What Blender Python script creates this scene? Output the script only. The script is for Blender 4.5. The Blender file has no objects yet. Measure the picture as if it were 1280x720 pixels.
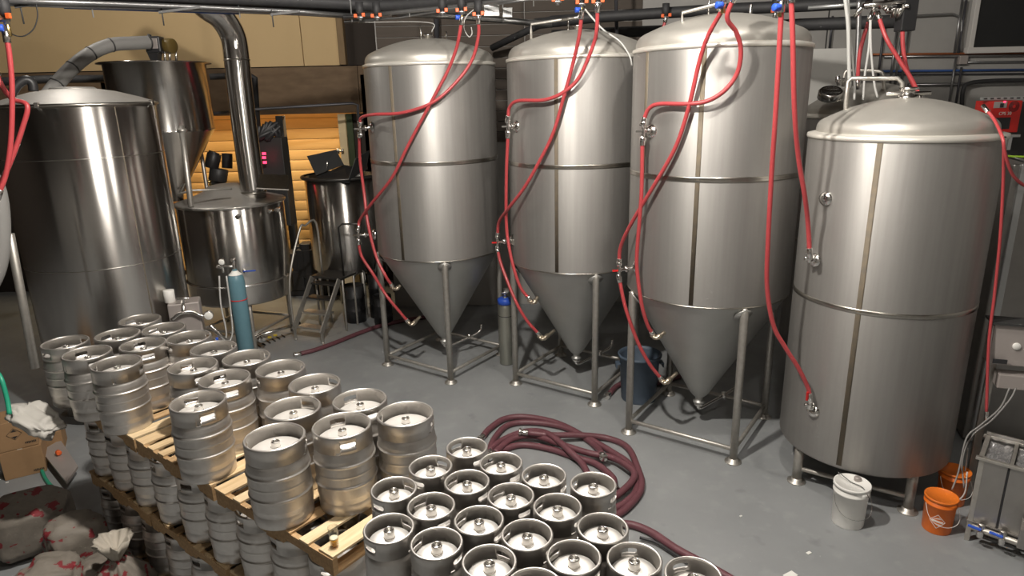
import bpy, bmesh, math, random
from mathutils import Vector, Matrix, noise
PI = math.pi
random.seed(7)
SC = bpy.context.scene
COL = SC.collection

# ------------------------------------------------------------------ camera
FPX, PITCH, ROLL, CAMZ = 833.62, 0.284098, -0.0235304, 4.33
_F = Vector((0, math.cos(PITCH), -math.sin(PITCH)))
_rt = Vector((1, 0, 0)); _up = _rt.cross(_F)
_R = math.cos(ROLL)*_rt + math.sin(ROLL)*_up
_U = -math.sin(ROLL)*_rt + math.cos(ROLL)*_up
cd = bpy.data.cameras.new('camera'); cam = bpy.data.objects.new('camera', cd); COL.objects.link(cam)
cam.matrix_world = Matrix(((_R.x, _U.x, -_F.x, 0), (_R.y, _U.y, -_F.y, 0), (_R.z, _U.z, -_F.z, CAMZ), (0, 0, 0, 1)))
cd.sensor_width = 36; cd.lens = FPX/1280*36; cd.clip_end = 100
SC.camera = cam
# ------------------------------------------------------------------ world, light, exposure
w = bpy.data.worlds.new('world'); SC.world = w; w.use_nodes = True
w.node_tree.nodes['Background'].inputs[0].default_value = (.75, .85, 1, 1)
w.node_tree.nodes['Background'].inputs[1].default_value = .004
SC.view_settings.view_transform = 'Standard'; SC.view_settings.look = 'None'
SC.view_settings.gamma = 1; SC.view_settings.exposure = 0.2
def area(name, loc, energy, size, color=(1, .95, .88), rot=(0, 0, 0), size_y=None):
    l = bpy.data.lights.new(name, 'AREA'); l.energy = energy; l.color = color
    l.shape = 'RECTANGLE' if size_y else 'DISK'; l.size = size
    if size_y: l.size_y = size_y
    o = bpy.data.objects.new(name, l); COL.objects.link(o); o.location = loc; o.rotation_euler = rot
    return o
CEIL = 8.0
LAMPS = [(-0.9, 4.3, 7.3, 1500), (1.9, 5.2, 7.4, 330), (-7.2, 11.3, 7.4, 130), (0.8, 1.0, 7.3, 240)]  # last two are added fill, for the back wall and the keg fronts
for i, (x, y, z, e) in enumerate(LAMPS):
    l = bpy.data.lights.new('ceiling_and_fill_light', 'POINT'); l.energy = e; l.color = (1, .94, .86); l.shadow_soft_size = .12
    o = bpy.data.objects.new('ceiling_and_fill_light', l); COL.objects.link(o); o.location = (x, y, z-.15)
area('siding_fill_light', (-5.8, 15.85, 4.3), 150, 4.6, (1, .78, .48), (math.radians(-35), 0, 0), .3)  # added unseen light above the opening head, warms the golden siding

# ------------------------------------------------------------------ helpers
def ray(px, py):
    return ((px-640)/FPX*_R - (py-360)/FPX*_U + _F)
CAM = Vector((0, 0, CAMZ))
def at_z(px, py, z):
    d = ray(px, py); return CAM + d*((z-CAMZ)/d.z)
def at_d(px, py, D):                                   # point at horizontal distance D
    d = ray(px, py); return CAM + d*(D/math.hypot(d.x, d.y))
def at_y(px, py, y):
    d = ray(px, py); return CAM + d*(y/d.y)

class MB:
    def __init__(s): s.bm = bmesh.new()
    def _new(s, vs, fs, smooth=False):
        V = [s.bm.verts.new(v) for v in vs]
        for f in fs:
            try:
                q = s.bm.faces.new([V[i] for i in f]); q.smooth = smooth
            except ValueError: pass
        return s
    def box(s, c, d, rz=0, bev=0, M=None):
        x, y, z = d[0]/2, d[1]/2, d[2]/2
        T = bmesh.ops.create_cube(s.bm, size=1)
        vs = T['verts']
        m = Matrix.Translation(c) @ (M if M else Matrix.Rotation(rz, 4, 'Z')) @ Matrix.Diagonal((d[0], d[1], d[2], 1))
        bmesh.ops.transform(s.bm, matrix=m, verts=vs)
        if bev:
            es = list({e for v in vs for e in v.link_edges})
            bmesh.ops.bevel(s.bm, geom=es, offset=bev, segments=2, affect='EDGES', profile=.5)
        return s
    def beam(s, a, b, w, h):
        a, b = Vector(a), Vector(b); d = b-a
        q = d.to_track_quat('Y', 'Z').to_matrix().to_4x4()
        return s.box((a+b)/2, (w, d.length, h), M=q)
    def lathe(s, prof, seg=32, c=(0, 0, 0), M=None, smooth=True, cap=False):
        c = Vector(c); rows = []
        for r, z in prof:
            if r < 1e-6:
                v = Vector((0, 0, z)); v = (M @ v if M else v)+c
                rows.append([s.bm.verts.new(v)])
            else:
                row = []
                for i in range(seg):
                    a = 2*PI*i/seg
                    v = Vector((r*math.cos(a), r*math.sin(a), z)); v = (M @ v if M else v)+c
                    row.append(s.bm.verts.new(v))
                rows.append(row)
        for A, B in zip(rows, rows[1:]):
            for i in range(seg):
                j = (i+1) % seg
                if len(A) == 1 and len(B) == 1: break
                if len(A) == 1: f = (A[0], B[j], B[i]) if False else (A[0], B[i], B[j])
                elif len(B) == 1: f = (A[i], A[j], B[0])
                else: f = (A[i], A[j], B[j], B[i])
                q = s.bm.faces.new(f); q.smooth = smooth
        return s
    def cyl(s, a, b, r, seg=16, r2=None, smooth=True):
        a, b = Vector(a), Vector(b); d = b-a; L = d.length
        q = d.to_track_quat('Z', 'Y').to_matrix()
        r2 = r if r2 is None else r2
        e = min(.0015, r*.1)
        return s.lathe([(0, 0), (r-e, 0), (r, e), (r2, L-e), (r2-e, L), (0, L)], seg, a, q, smooth)
    def tube(s, pts, r, n=10, smooth=True, caps=True):
        pts = [Vector(p) for p in pts]; rows = []
        t0 = (pts[1]-pts[0]).normalized()
        u = t0.orthogonal().normalized()
        for i, p in enumerate(pts):
            t = (pts[min(i+1, len(pts)-1)]-pts[max(i-1, 0)]).normalized()
            u = (u - t*u.dot(t)).normalized(); v = t.cross(u)
            rr = r[i] if isinstance(r, (list, tuple)) else r
            rows.append([s.bm.verts.new(p+(u*math.cos(2*PI*k/n)+v*math.sin(2*PI*k/n))*rr) for k in range(n)])
        for A, B in zip(rows, rows[1:]):
            for k in range(n):
                j = (k+1) % n; q = s.bm.faces.new((A[k], A[j], B[j], B[k])); q.smooth = smooth
        if caps:
            s.bm.faces.new(rows[0][::-1]); s.bm.faces.new(rows[-1])
        return s
    def mesh(s, name, mat):
        me = bpy.data.meshes.new(name)
        bmesh.ops.recalc_face_normals(s.bm, faces=s.bm.faces)
        s.bm.to_mesh(me); s.bm.free()
        if mat: me.materials.append(mat)
        return me
    def build(s, name, mat, parent=None, loc=None, label=None):
        o = bpy.data.objects.new(name, s.mesh(name, mat)); COL.objects.link(o)
        if parent: o.parent = parent
        if loc: o.location = loc
        if label: o['label'] = label
        return o
def spline(pts, sub=8):
    P = [Vector(p) for p in pts]
    if len(P) < 3: return P
    P = [P[0]*2-P[1]] + P + [P[-1]*2-P[-2]]; out = []
    for i in range(1, len(P)-2):
        for k in range(sub):
            t = k/sub; a, b, c, d = P[i-1:i+3]
            out.append(.5*((2*b)+(-a+c)*t+(2*a-5*b+4*c-d)*t*t+(-a+3*b-3*c+d)*t**3))
    out.append(P[-2]); return out
def empty(name, loc, rz=0):
    o = bpy.data.objects.new(name, None); COL.objects.link(o); o.location = loc; o.rotation_euler = (0, 0, rz)
    o.empty_display_size = .1
    return o
def tag(o, label=None, cat=None, group=None, kind=None):
    if label: o['label'] = label
    if cat: o['category'] = cat
    if group: o['group'] = group
    if kind: o['kind'] = kind
    return o
def copy_tree(o, parent=None):
    c = o.copy(); COL.objects.link(c); c.parent = parent
    for ch in list(KIDS.get(o.name, [])): copy_tree(ch, c)
    return c
KIDS = {}
def kids(o):                                           # remember the children of a source thing
    L = [c for c in COL.objects if c.parent == o]; KIDS[o.name] = L
    for c in L: kids(c)
    return o
def local(o, *pts): return [Vector(p)-o.location for p in pts]

# ------------------------------------------------------------------ materials
def mat(name, col=(.5, .5, .5), rough=.5, metal=0., noise_amt=0., scale=20., col2=None, bump=0., stretch=(1, 1, 1), coat=0., aniso=0., tan=None, spec=None, trans=0., ior=None, emit=None, detail=4, obj=False, rvar=0.):
    m = bpy.data.materials.new(name); m.use_nodes = True
    nt = m.node_tree; N = nt.nodes; L = nt.links; b = N['Principled BSDF']
    b.inputs['Base Color'].default_value = (*col, 1); b.inputs['Roughness'].default_value = rough
    b.inputs['Metallic'].default_value = metal
    if coat: b.inputs['Coat Weight'].default_value = coat
    if spec is not None: b.inputs['Specular IOR Level'].default_value = spec
    if trans: b.inputs['Transmission Weight'].default_value = trans
    if ior: b.inputs['IOR'].default_value = ior
    if emit: b.inputs['Emission Color'].default_value = (*emit[0], 1); b.inputs['Emission Strength'].default_value = emit[1]
    if aniso:
        b.inputs['Anisotropic'].default_value = aniso
        b.inputs['Anisotropic Rotation'].default_value = .25
        t = N.new('ShaderNodeTangent'); t.direction_type = 'RADIAL'; t.axis = 'Z'
        L.new(t.outputs[0], b.inputs['Tangent'])
    if noise_amt or bump or rvar:
        tc = N.new('ShaderNodeTexCoord'); mp = N.new('ShaderNodeMapping'); mp.inputs['Scale'].default_value = stretch
        L.new(tc.outputs['Object'], mp.inputs[0])
        nz = N.new('ShaderNodeTexNoise'); nz.inputs['Scale'].default_value = scale; nz.inputs['Detail'].default_value = detail
        L.new(mp.outputs[0], nz.inputs['Vector'])
        if noise_amt:
            cr = N.new('ShaderNodeMapRange'); cr.inputs[1].default_value = .3; cr.inputs[2].default_value = .7
            L.new(nz.outputs['Fac'], cr.inputs[0])
            mx = N.new('ShaderNodeMix'); mx.data_type = 'RGBA'
            c2 = col2 or tuple(c*.6 for c in col)
            mx.inputs[6].default_value = (*col, 1); mx.inputs[7].default_value = (*[a+(b_-a)*noise_amt for a, b_ in zip(col, c2)], 1)
            L.new(cr.outputs[0], mx.inputs[0]); L.new(mx.outputs[2], b.inputs['Base Color'])
        if rvar:
            rr = N.new('ShaderNodeMapRange'); rr.inputs[3].default_value = rough-rvar; rr.inputs[4].default_value = rough+rvar
            L.new(nz.outputs['Fac'], rr.inputs[0]); L.new(rr.outputs[0], b.inputs['Roughness'])
        if bump:
            bp = N.new('ShaderNodeBump'); bp.inputs['Strength'].default_value = bump; bp.inputs['Distance'].default_value = .01
            L.new(nz.outputs['Fac'], bp.inputs['Height']); L.new(bp.outputs[0], b.inputs['Normal'])
    return m
M = {}
M['tank'] = mat('brushed_steel', (.38, .368, .352), .54, .72, .55, 3, (.31, .298, .282), stretch=(6, 6, .25), aniso=.6, rvar=.05)
M['cone'] = mat('matte_steel', (.50, .50, .48), .5, .85, .3, 4, (.40, .40, .38), rvar=.05)
M['dome'] = mat('dome_steel', (.56, .54, .495), .42, .55, .6, 3, (.40, .38, .345), rvar=.08)
M['flange'] = mat('flange_steel', (.86, .83, .76), .4, .6)
M['mirror'] = mat('polished_steel', (.60, .58, .55), .24, 1, .25, 3, (.50, .48, .46), stretch=(5, 5, .3), aniso=.92, rvar=.02)
M['dustlid'] = mat('dusty_lid_steel', (.52, .50, .47), .5, .6, .4, 5, (.42, .41, .39))
M['weld'] = mat('weld_seam_steel', (.15, .13, .10), .7, .15, .6, 14, (.22, .17, .11))
M['band'] = mat('bright_band_steel', (.50, .48, .44), .28, 1, .5, 20, (.36, .33, .28))
M['leg'] = mat('leg_steel', (.55, .53, .49), .45, .8, .5, 18, (.38, .35, .31))
M['chrome'] = mat('fitting_steel', (.75, .73, .70), .2, 1)
M['keg'] = mat('keg_steel', (.66, .635, .605), .44, .93, .35, 25, (.52, .49, .46), rvar=.06)
M['kegrim'] = mat('keg_chime_steel', (.60, .575, .545), .40, .93, .35, 25, (.54, .51, .48), rvar=.06)
M['kegtop'] = mat('keg_end_steel', (.80, .78, .75), .5, .7, .2, 30, (.72, .70, .67))
M['hose'] = mat('red_rubber_hose', (.46, .062, .068), .38, 0, .4, 20, (.37, .045, .05), coat=.15)
M['maroon'] = mat('maroon_rubber_hose', (.145, .055, .066), .5, 0, .5, 16, (.10, .03, .04), bump=.1)
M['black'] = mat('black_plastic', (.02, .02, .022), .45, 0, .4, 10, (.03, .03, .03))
M['pipeblk'] = mat('black_insulation', (.022, .022, .024), .65, 0, .5, 12, (.04, .04, .04), bump=.3)
M['conduit'] = mat('galvanized_conduit', (.38, .38, .38), .35, .9, .4, 30, (.26, .26, .27))
M['conduit_dark'] = mat('dark_painted_pipe', (.09, .09, .10), .45, .5)
M['bluepipe'] = mat('blue_plastic_pipe', (.04, .10, .30), .5)
M['strut'] = mat('galvanized_strut', (.62, .63, .63), .4, .8)
M['orange_clip'] = mat('orange_valve_handle', (.75, .13, .03), .45)
M['bluehandle'] = mat('blue_valve_handle', (.03, .10, .55), .4)
M['redhandle'] = mat('red_valve_handle', (.6, .02, .02), .4)
M['brass'] = mat('brass', (.65, .48, .2), .3, 1)
M['greyhose'] = mat('grey_duct_hose', (.24, .235, .225), .6)
M['whitecable'] = mat('clear_grey_tubing', (.50, .50, .48), .4)
M['blue_cyl'] = mat('blue_grey_cylinder_paint', (.12, .24, .29), .4, 0, .4, 8, (.10, .20, .25), bump=.05)
M['alu'] = mat('aluminium_cylinder', (.50, .50, .44), .38, .9)
M['white_plastic'] = mat('white_plastic', (.86, .85, .81), .4, 0, .25, 6, (.74, .73, .69))
M['orange_plastic'] = mat('orange_plastic', (.80, .17, .015), .4)
M['orange_dark'] = mat('orange_lid_plastic', (.80, .19, .02), .45)
M['print_white'] = mat('white_print', (.8, .75, .7), .6)
M['bin'] = mat('blue_grey_bin_plastic', (.08, .11, .15), .5)
M['cardboard'] = mat('cardboard', (.33, .20, .10), .8, 0, .3, 12, (.26, .15, .07), bump=.05)
M['cardprint'] = mat('black_print', (.03, .025, .02), .7)
M['tape'] = mat('packing_tape', (.62, .58, .5), .3)
M['whitebag'] = mat('white_woven_bag', (.50, .48, .44), .6, 0, .4, 10, (.45, .43, .4), bump=.2)
M['greenhose'] = mat('green_garden_hose', (.02, .30, .18), .4)
def thin_glass():
    m = bpy.data.materials.new('clear_thin_glass'); m.use_nodes = True; N = m.node_tree.nodes; L = m.node_tree.links
    N.remove(N['Principled BSDF']); o = N['Material Output']; t = N.new('ShaderNodeBsdfTransparent'); t.inputs[0].default_value = (.93, .95, .94, 1)
    g = N.new('ShaderNodeBsdfGlossy'); g.inputs['Roughness'].default_value = .05; f = N.new('ShaderNodeMapRange'); lw = N.new('ShaderNodeLayerWeight'); L.new(lw.outputs['Facing'], f.inputs[0]); f.inputs[1].default_value = .4; f.inputs[3].default_value = .03; f.inputs[4].default_value = .45
    x = N.new('ShaderNodeMixShader'); L.new(f.outputs[0], x.inputs[0]); L.new(t.outputs[0], x.inputs[1]); L.new(g.outputs[0], x.inputs[2]); L.new(x.outputs[0], o.inputs[0]); return m
M['glass'] = thin_glass()
M['beer'] = mat('amber_beer', (.95, .42, .03), .08, 0, trans=.25, ior=1.33)
M['foam'] = mat('beer_foam', (.9, .8, .6), .7)
M['redmachine'] = mat('red_machine_paint', (.60, .02, .015), .4)
M['darkstruct'] = mat('dark_shadowed_steel', (.10, .095, .09), .4, .8)  # shade put into the colour of steel in the dim corner by the steps
M['led'] = mat('red_led', (.3, 0, 0), .4, emit=((1, .03, .08), 4))
M['darkglass'] = mat('night_window_glass', (.012, .013, .014), .06, 0, spec=.6)
M['frame_white'] = mat('white_window_frame', (.62, .60, .57), .5)
M['cream'] = mat('cream_painted_drywall', (.62, .45, .235), .75, 0, .3, 1.2, (.55, .39, .20))
M['plywood'] = mat('brown_plywood', (.19, .125, .07), .7, 0, .8, 3, (.12, .075, .04), stretch=(1, 1, 3), detail=8)
M['brownboard'] = mat('brown_siding_board', (.085, .068, .055), .8, 0, .5, 4, (.06, .05, .04), stretch=(.4, 1, 4))
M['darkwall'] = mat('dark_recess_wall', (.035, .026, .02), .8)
M['postwood'] = mat('tan_post_wood', (.24, .16, .08), .7, 0, .5, 6, (.15, .10, .05), stretch=(4, 4, .5))
M['log'] = mat('golden_lap_siding', (.74, .46, .17), .6, 0, .4, 2.5, (.62, .36, .11), stretch=(1, 4, 9), detail=8, bump=.1)
M['creamtrim'] = mat('cream_door_trim', (.75, .60, .36), .6)
M['darkgrey'] = mat('dark_grey_metal', (.05, .05, .05), .5, .3)
M['foil'] = mat('crumpled_foil_film', (.65, .65, .66), .25, .8, .4, 16, (.3, .3, .32), bump=1.0)
M['boxgrey'] = mat('grey_enclosure_paint', (.40, .36, .34), .4, .3)
M['benchsteel'] = mat('bench_steel', (.42, .40, .38), .38, .9, .4, 5, (.30, .29, .27), rvar=.06)
M['green_dark'] = mat('dark_green_trim', (.04, .06, .02), .6)
M['lampwhite'] = mat('lamp_housing', (.3, .3, .3), .5, .5)
M['yellowclip'] = mat('yellow_plastic', (.6, .45, .04), .5)

def wood(name, a, b):
    return mat(name, a, .75, 0, .9, 5, b, stretch=(8, .7, 8), detail=8, bump=.15)
M['pallet1'] = wood('pallet_pine', (.66, .49, .29), (.48, .33, .17))
M['pallet2'] = wood('pallet_pine_pale', (.74, .59, .38), (.56, .41, .23))
M['pallet3'] = wood('pallet_pine_brown', (.50, .33, .17), (.33, .20, .09))

def floor_material():
    m = bpy.data.materials.new('painted_concrete_floor'); m.use_nodes = True; nt = m.node_tree; N = nt.nodes; L = nt.links
    b = N['Principled BSDF']; tc = N.new('ShaderNodeTexCoord')
    def nz(s, d=6):
        n = N.new('ShaderNodeTexNoise'); n.inputs['Scale'].default_value = s; n.inputs['Detail'].default_value = d
        L.new(tc.outputs['Object'], n.inputs['Vector']); return n.outputs['Fac']
    def mr(src, a, b_, c, d):
        r = N.new('ShaderNodeMapRange'); r.inputs[1].default_value = a; r.inputs[2].default_value = b_
        r.inputs[3].default_value = c; r.inputs[4].default_value = d; L.new(src, r.inputs[0]); return r.outputs[0]
    def mix(f, A, B):
        x = N.new('ShaderNodeMix'); x.data_type = 'RGBA'; L.new(f, x.inputs[0])
        if isinstance(A, tuple): x.inputs[6].default_value = (*A, 1)
        else: L.new(A, x.inputs[6])
        x.inputs[7].default_value = (*B, 1); return x.outputs[2]
    c = mix(mr(nz(.9), .3, .7, 0, 1), (.29, .30, .305), (.235, .245, .25))
    c = mix(mr(nz(4, 8), .55, .75, 0, .6), c, (.33, .34, .34))
    c = mix(mr(nz(2.2, 3), .66, .74, 0, .5), c, (.13, .135, .14))
    c = mix(mr(nz(26, 2), .72, .78, 0, .5), c, (.45, .45, .44))
    L.new(c, b.inputs['Base Color'])
    L.new(mr(nz(3), .3, .7, .38, .6), b.inputs['Roughness'])
    bp = N.new('ShaderNodeBump'); bp.inputs['Strength'].default_value = .08; L.new(nz(40), bp.inputs['Height']); L.new(bp.outputs[0], b.inputs['Normal'])
    return m
M['floor'] = floor_material()
def concrete_material():
    m = mat('grey_concrete_wall', (.40, .39, .37), .85, 0, .6, 1.3, (.30, .29, .28), bump=.25, detail=8)
    return m
M['concrete'] = concrete_material()

# ------------------------------------------------------------------ the setting
YL, YR, YB = 15.5, 13.6, -6.5
XL, XR = -13.0, 10.6
def struct(name, mb, m, label=None):
    o = mb.build(name, m); o['kind'] = 'structure'
    if label: o['label'] = label
    return o
struct('floor', MB().box((0, 5.5, -.1), (28, 26, .2)), M['floor'])
struct('ceiling', MB().box((0, 5.5, CEIL+.1), (28, 26, .2)), M['darkwall'])
struct('wall_left', MB().box((XL-.1, 5, CEIL/2), (.2, 25, CEIL)), M['darkwall'])
struct('wall_right', MB().box((XR+.1, 4, CEIL/2), (.2, 22, CEIL)), M['concrete'])
struct('wall_front', MB().box((0, YB-.1, CEIL/2), (26, .2, CEIL)), M['concrete'])
# back wall, left half: opening x -8.6..-3.6 up to z 3.97
XJ = -2.5
wb = empty('wall_back', (0, YL, 0)); wb['kind'] = 'structure'
def wpart(name, mb, m, label=None): return mb.build(name, m, wb, label=label)
wpart('drywall_panel', MB().box((-8.72, .06, 6.5), (8.5, .12, 2.98)), M['cream'])
wpart('drywall_panel', MB().box((-4.06, .06, 6.5), (.78, .12, 2.98)), M['cream'])
xs = [-13, -10.6, -8.2, -5.75, -3.3, -2.5]
for a, b in zip(xs, xs[1:]):
    wpart('plywood_panel', MB().box(((a+b)/2, .05, 4.49), (b-a-.012, .1, 1.0), bev=.003), M['plywood'])
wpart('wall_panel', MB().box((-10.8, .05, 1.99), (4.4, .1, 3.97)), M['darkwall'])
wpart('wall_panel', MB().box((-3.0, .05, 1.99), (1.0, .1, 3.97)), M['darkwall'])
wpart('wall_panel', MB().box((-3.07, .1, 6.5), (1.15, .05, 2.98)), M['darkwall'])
wpart('post', MB().box((-3.58, 0, 6.5), (.14, .26, 2.98), bev=.01), M['postwood'])
wpart('post', MB().box((-2.72, -.05, 6.1), (.13, .16, 3.8), bev=.01), M['postwood'])
wpart('post', MB().box((-5.12, 0, 1.98), (.16, .2, 3.96), bev=.01), M['darkgrey'])
# alcove behind the opening, made to hide the added warm light, clad with golden lap siding
alc = empty('wall_alcove', (0, 16.7, 0)); alc['kind'] = 'structure'
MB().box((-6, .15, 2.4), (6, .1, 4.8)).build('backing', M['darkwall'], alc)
lg = []
for k in range(18):
    z = .12+k*.25
    prof = []
    for x0, x1 in ((-8.8, -6.45), (-6.43, -3.3)):
        mb = MB(); n = 6; vs = []
        for xx in (x0, x1-.004):
            for j in range(n+1):
                t = j/n; vs.append((xx, .1-.030*math.sin(PI*min(1, t*.9+.1))**.5, z+t*.242))
            vs.append((xx, .12, z+.242)); vs.append((xx, .12, z))
        q = n+3
        fs = [(j, j+1, q+j+1, q+j) for j in range(n)]+[(n, n+1, q+n+1, q+n), (n+1, n+2, q+n+2, q+n+1), (n+2, 0, q, q+n+2), tuple(range(q))[::-1], tuple(range(q, 2*q))]
        mb._new(vs, fs); mb.build('siding_board', M['log'], alc)
struct('wall_alcove_left', MB().box((-8.95, 16.1, 2.4), (.1, 1.2, 4.8)), M['log'])
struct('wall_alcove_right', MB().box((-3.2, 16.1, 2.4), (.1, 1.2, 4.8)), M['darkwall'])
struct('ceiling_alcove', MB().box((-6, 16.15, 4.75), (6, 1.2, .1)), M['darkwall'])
tr = struct('trim_1', MB().box((-3.73, YL-.03, 2), (.17, .12, 3.94), bev=.008), M['creamtrim'], 'cream vertical door jamb board beside the golden siding')
struct('trim_2', MB().box((-3.56, YL-.03, 2), (.14, .1, 3.94), bev=.008), M['green_dark'])
hg = MB()
for z in (3.16, 2.2):
    p = (-3.86, YL-.12, z); hg.cyl((p[0]-.05, p[1], p[2]), (p[0]+.12, p[1], p[2]), .02).cyl((p[0], p[1], z-.06), (p[0], p[1], z+.06), .035).cyl((p[0]+.1, p[1], z-.05), (p[0]+.1, p[1], z+.05), .03)
hg.build('hinge', M['chrome'], tr)
# back wall, right half
wr = empty('wall_back_right', (0, YR, 0)); wr['kind'] = 'structure'
MB().box((4.05, .1, CEIL/2), (13.1, .2, CEIL)).build('concrete_face', M['concrete'], wr)
for k in range(15):
    for a, b in ((-2.48, .35), (.36, 2.6)):
        MB().box(((a+b)/2, -.015, 3.5+k*.2), (b-a-.008, .03, .188), bev=.006).build('siding_board', M['brownboard'], wr)
for x in (6.15, ):
    MB().box((x, -.004, 5), (.02, .01, 6)).build('joint', M['darkgrey'], wr)
MB().box((-2.45, .97, CEIL/2), (.1, 1.86, CEIL)).build('wall_return', M['darkwall'], wr)
# window in the right half
wl, wh = at_y(1212, 60, YR-.05), at_y(1280, 60, YR-.05)
win = empty('window_1', (wl.x, YR-.06, wl.z)); win['kind'] = 'structure'
win['label'] = 'dark night window with a white frame high on the concrete wall'
WX, WZ = 2.2, 1.7
MB().box((WX/2, 0, WZ/2), (WX, .03, WZ)).build('pane', M['darkglass'], win)
for c, d in (((WX/2, -.04, -.05), (WX+.2, .12, .11)), ((-.04, -.04, WZ/2), (.09, .12, WZ)), ((WX/2, -.04, WZ+.05), (WX+.2, .12, .1)), ((WX+.04, -.04, WZ/2), (.09, .12, WZ))):
    MB().box(c, d, bev=.01).build('frame_bar', M['frame_white'], win)
MB().box((WX/2, -.05, WZ/2), (.05, .05, WZ)).build('frame_bar', M['darkgrey'], win)
# white panel on the wall behind the fermenters
a, b = at_y(985, 62, YR-.04), at_y(1062, 62, YR-.04)
tag(MB().box(((a.x+b.x)/2, YR-.06, a.z-1.3), (b.x-a.x, .08, 2.6), bev=.01).build('wall_panel_board', M['white_plastic']), 'white flat board on the concrete wall behind the short rear tank', 'board')

# ------------------------------------------------------------------ lamps above the frame
for x, y, z, e in LAMPS:
    t = tag(empty('ceiling_and_fill_lamp', (x, y, z)), 'unseen round ceiling lamp of the main and added fill lights above the floor', 'lamp', 'ceiling lamps above the floor')
    MB().lathe([(.06, .30), (.10, .28), (.12, .1), (.24, .0), (.245, -.01), (.235, -.005), (.11, .09), (0, .1)], 24).build('lamp_shade', M['lampwhite'], t)
    MB().cyl((0, 0, .28), (0, 0, CEIL-z), .015, 8).build('stem', M['conduit'], t)

# ------------------------------------------------------------------ tanks
FA = math.radians(-80)                     # front leg direction of all fermenters
def ring_prof(r, z, h=.012, d=.012): return [(r, z-h), (r+d, z-h*.7), (r+d*1.2, z), (r+d, z+h*.7), (r, z+h)]
def dome_prof(R, z0, z1, rk=.16, col=.05):
    p = [(R, z0), (R, z0+col)]; Hh = z1-z0-col
    for i in range(1, 7):
        a = i/6*math.radians(62); p.append((R-rk*(1-math.cos(a)), z0+col+rk*.9*math.sin(a)))
    r0, zz = p[-1]
    for i in range(1, 11):
        t = i/10; p.append((r0*(1-t), zz+(z1-zz)*(1-(1-t)**2)))
    return p
def vseam(t, R, ang, z0, z1, w=.05, d=.003):
    mb = MB(); n = 4; vs = []
    for k in range(n+1):
        a = ang+(k/n-.5)*w/R
        for z in (z0, z1): vs.append(((R+d)*math.cos(a), (R+d)*math.sin(a), z))
    for k in range(n+1):
        a = ang+(k/n-.5)*w/R
        for z in (z0, z1): vs.append(((R-.01)*math.cos(a), (R-.01)*math.sin(a), z))
    q = 2*(n+1)
    fs = [(2*k, 2*k+2, 2*k+3, 2*k+1) for k in range(n)]+[(0, 1, q+1, q), (2*n, q+2*n, q+2*n+1, 2*n+1)]
    fs += [(2*k, q+2*k, q+2*k+2, 2*k+2) for k in range(n)]+[(2*k+1, 2*k+3, q+2*k+3, q+2*k+1) for k in range(n)]
    mb._new(vs, fs, True); mb.build('vertical_seam', M['weld'], t)
def foot(t, leg, x, y):
    MB().lathe([(0, 0), (.10, 0), (.10, .012), (.06, .016), (.058, .05), (0, .05)], 20, (x, y, 0)).build('foot_plate', M['leg'], leg)
def fermenter(cx, cy, label, seams, R=.98):
    t = tag(empty('fermenter', (cx, cy, 0)), label, 'tank', 'conical fermenters in the row')
    zf, zw, zc = 4.76, 3.39, 1.95
    MB().lathe([(R-.02, zc-.01), (R-.004, zc), (R, zc+.02), (R, zf-.03), (R-.02, zf)], 96).build('shell', M['tank'], t)
    MB().lathe(dome_prof(R*.975, zf, 5.14), 80).build('dome', M['dome'], t)
    MB().lathe([(R*.97, zf-.03), (R+.006, zf-.03), (R+.014, zf-.015), (R+.012, zf+.012), (R*.965, zf+.032)], 96).build('top_flange', M['flange'], t)
    MB().lathe([(R-.002, zw-.03), (R+.005, zw-.028), (R+.006, zw-.012), (R+.002, zw), (R+.006, zw+.012), (R+.005, zw+.028), (R-.002, zw+.03)], 96).build('girth_band', M['band'], t)
    MB().lathe(ring_prof(R-.006, zc, .012, .008), 96).build('lower_band', M['band'], t)
    MB().lathe([(R-.012, zc-.01), (R-.05, zc-.07)]+[(R-.05-(R-.17)*i/10, zc-.07-(1.40)*i/10) for i in range(1, 11)]+[(.085, .44), (.05, .41), (.05, .36), (.075, .355), (.075, .33), (0, .33)], 64).build('cone', M['cone'], t)
    for a, z0, z1 in seams: vseam(t, R, a, z0, z1)
    # cone seam bands: two thin weld curves as on cooling jackets
    for k in range(4):
        a = FA+k*PI/2; x, y = .97*math.cos(a), .97*math.sin(a)
        mb = MB().lathe([(0, 0), (.045, .01), (.047, 1.86), (.040, 1.90), (.024, 1.925), (0, 1.935)], 20, (x, y, .02))
        lg = mb.build('leg', M['leg'], t); foot(t, lg, x, y)
        n = Vector((math.cos(a)*.76, math.sin(a)*.76, -.65)).normalized(); q = n.to_track_quat('Z', 'Y').to_matrix()
        MB().lathe([(0, .0), (.10, 0), (.105, .012), (0, .03)], 24, (x*.965, y*.965, 1.86), q).build('leg_pad', M['cone'], lg)
        a2 = a+PI/2
        MB().cyl((x, y, .17), (.97*math.cos(a2), .97*math.sin(a2), .17), .027, 14).build('brace', M['leg'], t)
    # bottom outlet with a butterfly valve and drain pipe to the back
    MB().tube(spline([(0, 0, .34), (0, 0, .25), (.1, .06, .24), (.55, .30, .36), (.62, .34, .5)], 6), .022, 10).cyl((.4, .215, .28), (.4, .235, .36), .035).cyl((0, 0, .29), (0, 0, .33), .06).build('outlet_pipe', M['chrome'], t)
    # hardware on the dome
    MB().lathe([(0, 5.12), (.05, 5.12), (.05, 5.17), (.075, 5.175), (.075, 5.2), (0, 5.2)], 20).build('dome_port', M['chrome'], t)
    MB().cyl((.28, -.1, 5.02), (.28, -.1, 5.22), .018).build('sensor_stub', M['chrome'], t)
    MB().cyl((-.12, .14, 5.08), (-.12, .14, 5.32), .012).build('vent_stub', M['chrome'], t)
    return t
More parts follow.
